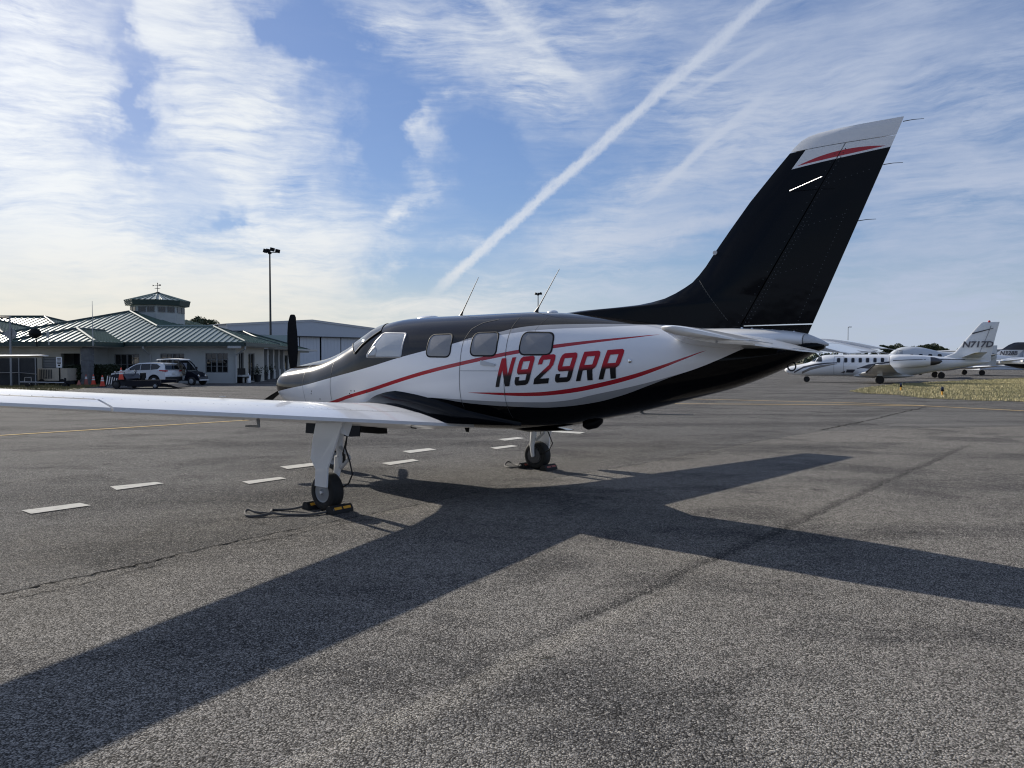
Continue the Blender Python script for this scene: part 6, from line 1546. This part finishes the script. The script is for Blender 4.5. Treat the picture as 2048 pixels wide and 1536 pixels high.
def jet_c():
    t = thing('business_jet', 'white jet whose dark swept fin reads N328B, parked behind the white business jet', 'jet', (px2x(1938, 80), 80, 0), PI - R(8))
    B = Body([(7, 1.25, 1.15, .04, 1.2), (6.2, 1.6, .85, .4, 1.2), (4.8, 2.1, .7, .75, 1.3), (0, 2.15, .65, .8, 1.4), (-2.5, 2.05, 1.0, .6, 1.5), (-5, 1.9, 1.5, .2, 1.7)])
    obj('fuselage', B.mesh(), M['jetwhite'], t, 50)
    X0 = -3.55
    zf = lambda v: D(0, v, 80).z
    f = obj('vertical_fin', surface([foil(X0 + a, X0 + b, (0, z), 'z', .07) for a, b, z in ((1.8, -1.2, zf(716)), (.9, -1.5, zf(708)), (.35, -1.9, zf(700)))]), M['jetwhite'], t, 40)
    f2 = obj('fin_tip', surface([foil(X0 + a, X0 + b, (0, z), 'z', .07) for a, b, z in ((.345, -1.905, zf(699.9)), (-.4, -2.55, zf(690)), (-.95, -2.9, zf(685.5)), (-1.3, -2.95, zf(684.8)))]), M['charcoal'], t, 40)
    text_mesh('registration_text', 'N328B', .62, M['lettering'], f, (X0 + .55, .16, zf(710)), (R(90), 0, PI), .2, .004, .017, 'LEFT')
    for sd in (1, -1):
        rings = [foil(x0, x1, (sd * y, z), 'y', .12) for y, x0, x1, z in ((.0, 1, -1.6, .8), (6.8, -.6, -1.6, 1.15))]; obj('wing', surface(rings), M['jetwhite'], t, 40); jet_gear(t, -.4, sd * 2, .9, .3, .2)
        obj('engine_nacelle', MB().loft([[(x, sd * 1.2 + r * math.cos(a), 1.75 + r * math.sin(a)) for a in [2 * PI * k / 18 for k in range(18)]] for x, r in ((-1.6, .35), (-1.4, .45), (-2.2, .5), (-3.6, .32))]), M['jetwhite'], t, 40)
    jet_gear(t, 5, 0, .8, .24, .16, 'nose_gear')
jet_c()
def jet_d():
    Y = 66; t = thing('business_jet', 'white over navy jet with round cabin windows at the right edge', 'jet', (px2x(2110, Y), Y, 0), R(6))
    z = lambda v: D(0, v, Y).z
    B = Body([(5, 2.0, .6, .8, 1.2), (0, 2.0, .58, .82, 1.25), (-1.5, 1.98, .6, .8, 1.25), (-3.0, 1.85, .82, .6, 1.35), (-4.6, 1.68, 1.12, .3, 1.42), (-5.5, 1.58, 1.35, .05, 1.46)])
    obj('fuselage', B.mesh(), M['jetwhite'], t, 50)
    for sd in (1, -1):
        mb = MB(); rows = []
        for k in range(60):
            x = -5.4 + 10.3 * k / 59; zt, zb, w, zc = B.sec(x); lim = zc - .02 - .10 * max(0, (-x - 1) / 4)
            rows.append([B.side(x, zb + (lim - zb) * j / 8 + .0005, .008, -sd) for j in range(9)])
        mb.loft(rows, (False, False), closed=False); obj('belly_paint', mb, M['navy'], t, 50)
        for k in range(5):
            x = -1.55 + .78 * k; c = Vector(B.side(x, 1.62, 0, -sd)); obj('cabin_window', B.patch([(x + .19, 1.43), (x + .19, 1.81), (x - .19, 1.81), (x - .19, 1.43)], -sd, .016), M['lightgrey'], t, 50)
            obj('pane', B.patch([(x + .13, 1.49), (x + .13, 1.75), (x - .13, 1.75), (x - .13, 1.49)], -sd, .024), M['glass'], t, 50)
        obj('engine_nacelle', MB().loft([[(x, sd * 1.15 + r * math.cos(a), 1.58 + r * .8 * math.sin(a)) for a in [2 * PI * k / 18 for k in range(18)]] for x, r in ((-1.75, .3), (-1.65, .36), (-2.2, .42), (-3.4, .34), (-4.3, .14))]), M['jetwhite'], t, 40)
        rings = [foil(x0, x1, (sd * y, zz_), 'y', .12) for y, x0, x1, zz_ in ((.0, 1.4, -1.4, .75), (6.5, -.2, -1.2, 1.1))]; obj('wing', surface(rings), M['navy'], t, 40)
        jet_gear(t, -1.3 + .1 * sd, sd * 1.4, .9, .27, .18)
        rings = [foil(x0, x1, (sd * y, zz_), 'y', .09) for y, x0, x1, zz_ in ((.05, -4.4, -5.4, 1.55), (2.2, -4.8, -5.4, 1.7))]; obj('stabilizer', surface(rings), M['jetwhite'], t, 40)
    jet_gear(t, 4.2, 0, .8, .22, .14, 'nose_gear')
jet_d()
# far hangar seen past the jets and a small grey one at the right edge
t_ = thing('hangar', 'long low pale grey hangar in the distance at the right edge', 'hangar', (px2x(2060, 130), 130, 0)); zt_ = D(0, 700.5, 130).z
obj('wall', MB().span((-9, 0, 0), (26, 18, zt_)), M['hangar'], t_); obj('roof', MB().prism([(-9.3, zt_), (8.5, zt_ + .9), (26.3, zt_)], -.3, 18.3, 'Y'), M['lightgrey'], t_)
for k in range(5): obj('door_panel', MB().span((-8 + 6.6 * k, -.12, .05), (-2 + 6.6 * k, -.02, zt_ - .6)), M['hangardoor'], t_)
# taxiway edge lights on the grass
def edge_light(u, v, label):
    t = thing('taxiway_light', label, 'edge light', G(u, v), 0, 'taxiway edge lights on the grass')
    obj('pad', MB().lathe([(.16, .012), (.15, .04), (.0, .045)], (0, 0, 0), 'Z', 16), M['beige'], t, 40)
    obj('stem', MB().tube([(0, 0, .03), (0, 0, .24)], .035, 10), M['yellow'], t, 40)
    obj('fitting', MB().lathe([(.07, .24), (.08, .27), (.05, .30)], (0, 0, 0), 'Z', 14), M['blackmatte'], t, 40)
    obj('lens', MB().lathe([(.055, .30), (.06, .36), (.045, .42), (.0, .44)], (0, 0, 0), 'Z', 14), mat('blue_lens', (.006, .012, .04), .1), t, 40)
edge_light(1801.5, 783, 'low taxiway light in the middle of the dry grass island'); edge_light(1884.5, 793, 'low taxiway light near the apron edge of the dry grass island')
# high-wing plane whose wing tip shows at the left edge
def parked_left():
    Y = 40.0; tip = D(73, 712, Y); t = thing('airplane', 'white high wing airplane whose wing tip shows at the left edge by the fence', 'airplane', (tip.x - 5.6, Y, 0), R(96)); z = tip.z
    obj('wing', surface([foil(.75, -.75, (s * y, zz_), 'y', .11) if y < 5.5 else foil(.55, -.6, (s * y, zz_), 'y', .06) for s, y, zz_ in ((1, 5.65, z + .02), (1, 5.3, z + .01), (1, 0, z - .03), (-1, 5.3, z + .01), (-1, 5.65, z + .02))]), M['whitewing'], t, 40)
    B = Body([(2.0, 1.15, .75, .3, .95), (1.6, 1.3, .6, .45, .95), (.9, 1.35, .5, .52, .95), (.5, z - .02, .5, .55, 1.0), (-.8, z - .02, .5, .5, 1.0), (-1.6, 1.4, .65, .35, 1.05), (-5, 1.2, 1.0, .06, 1.1)])
    obj('fuselage', B.mesh(50, 24), M['white'], t, 50)
    obj('vertical_fin', surface([foil(-4.1, -5.1, (0, 1.1), 'z', .08), foil(-4.7, -5.4, (0, 2.4), 'z', .08)]), M['white'], t, 40)
    obj('stabilizer', surface([foil(-4.4, -5.1, (y, 1.15), 'y', .08) for y in (-1.7, 0, 1.7)]), M['white'], t, 40)
    for s in (1, -1): 
        obj('wing_strut', MB().tube([(.2, s * .5, .55), (.1, s * 2.6, z - .06)], .03, 6), M['white'], t); obj('landing_gear', MB().tube([(-.2, s * .4, .6), (-.25, s * 1.2, .2)], .035, 6).lathe([(.1, -.07), (.19, -.07), (.2, 0), (.19, .07), (.1, .07)], (-.25, s * 1.25, .2), 'Y', 16), M['rubber'], t, 40)
    obj('nose_gear', MB().tube([(1.4, 0, .7), (1.5, 0, .18)], .035, 6).lathe([(.1, -.06), (.17, -.06), (.18, 0), (.17, .06), (.1, .06)], (1.5, 0, .18), 'Y', 16), M['rubber'], t, 40)
parked_left()
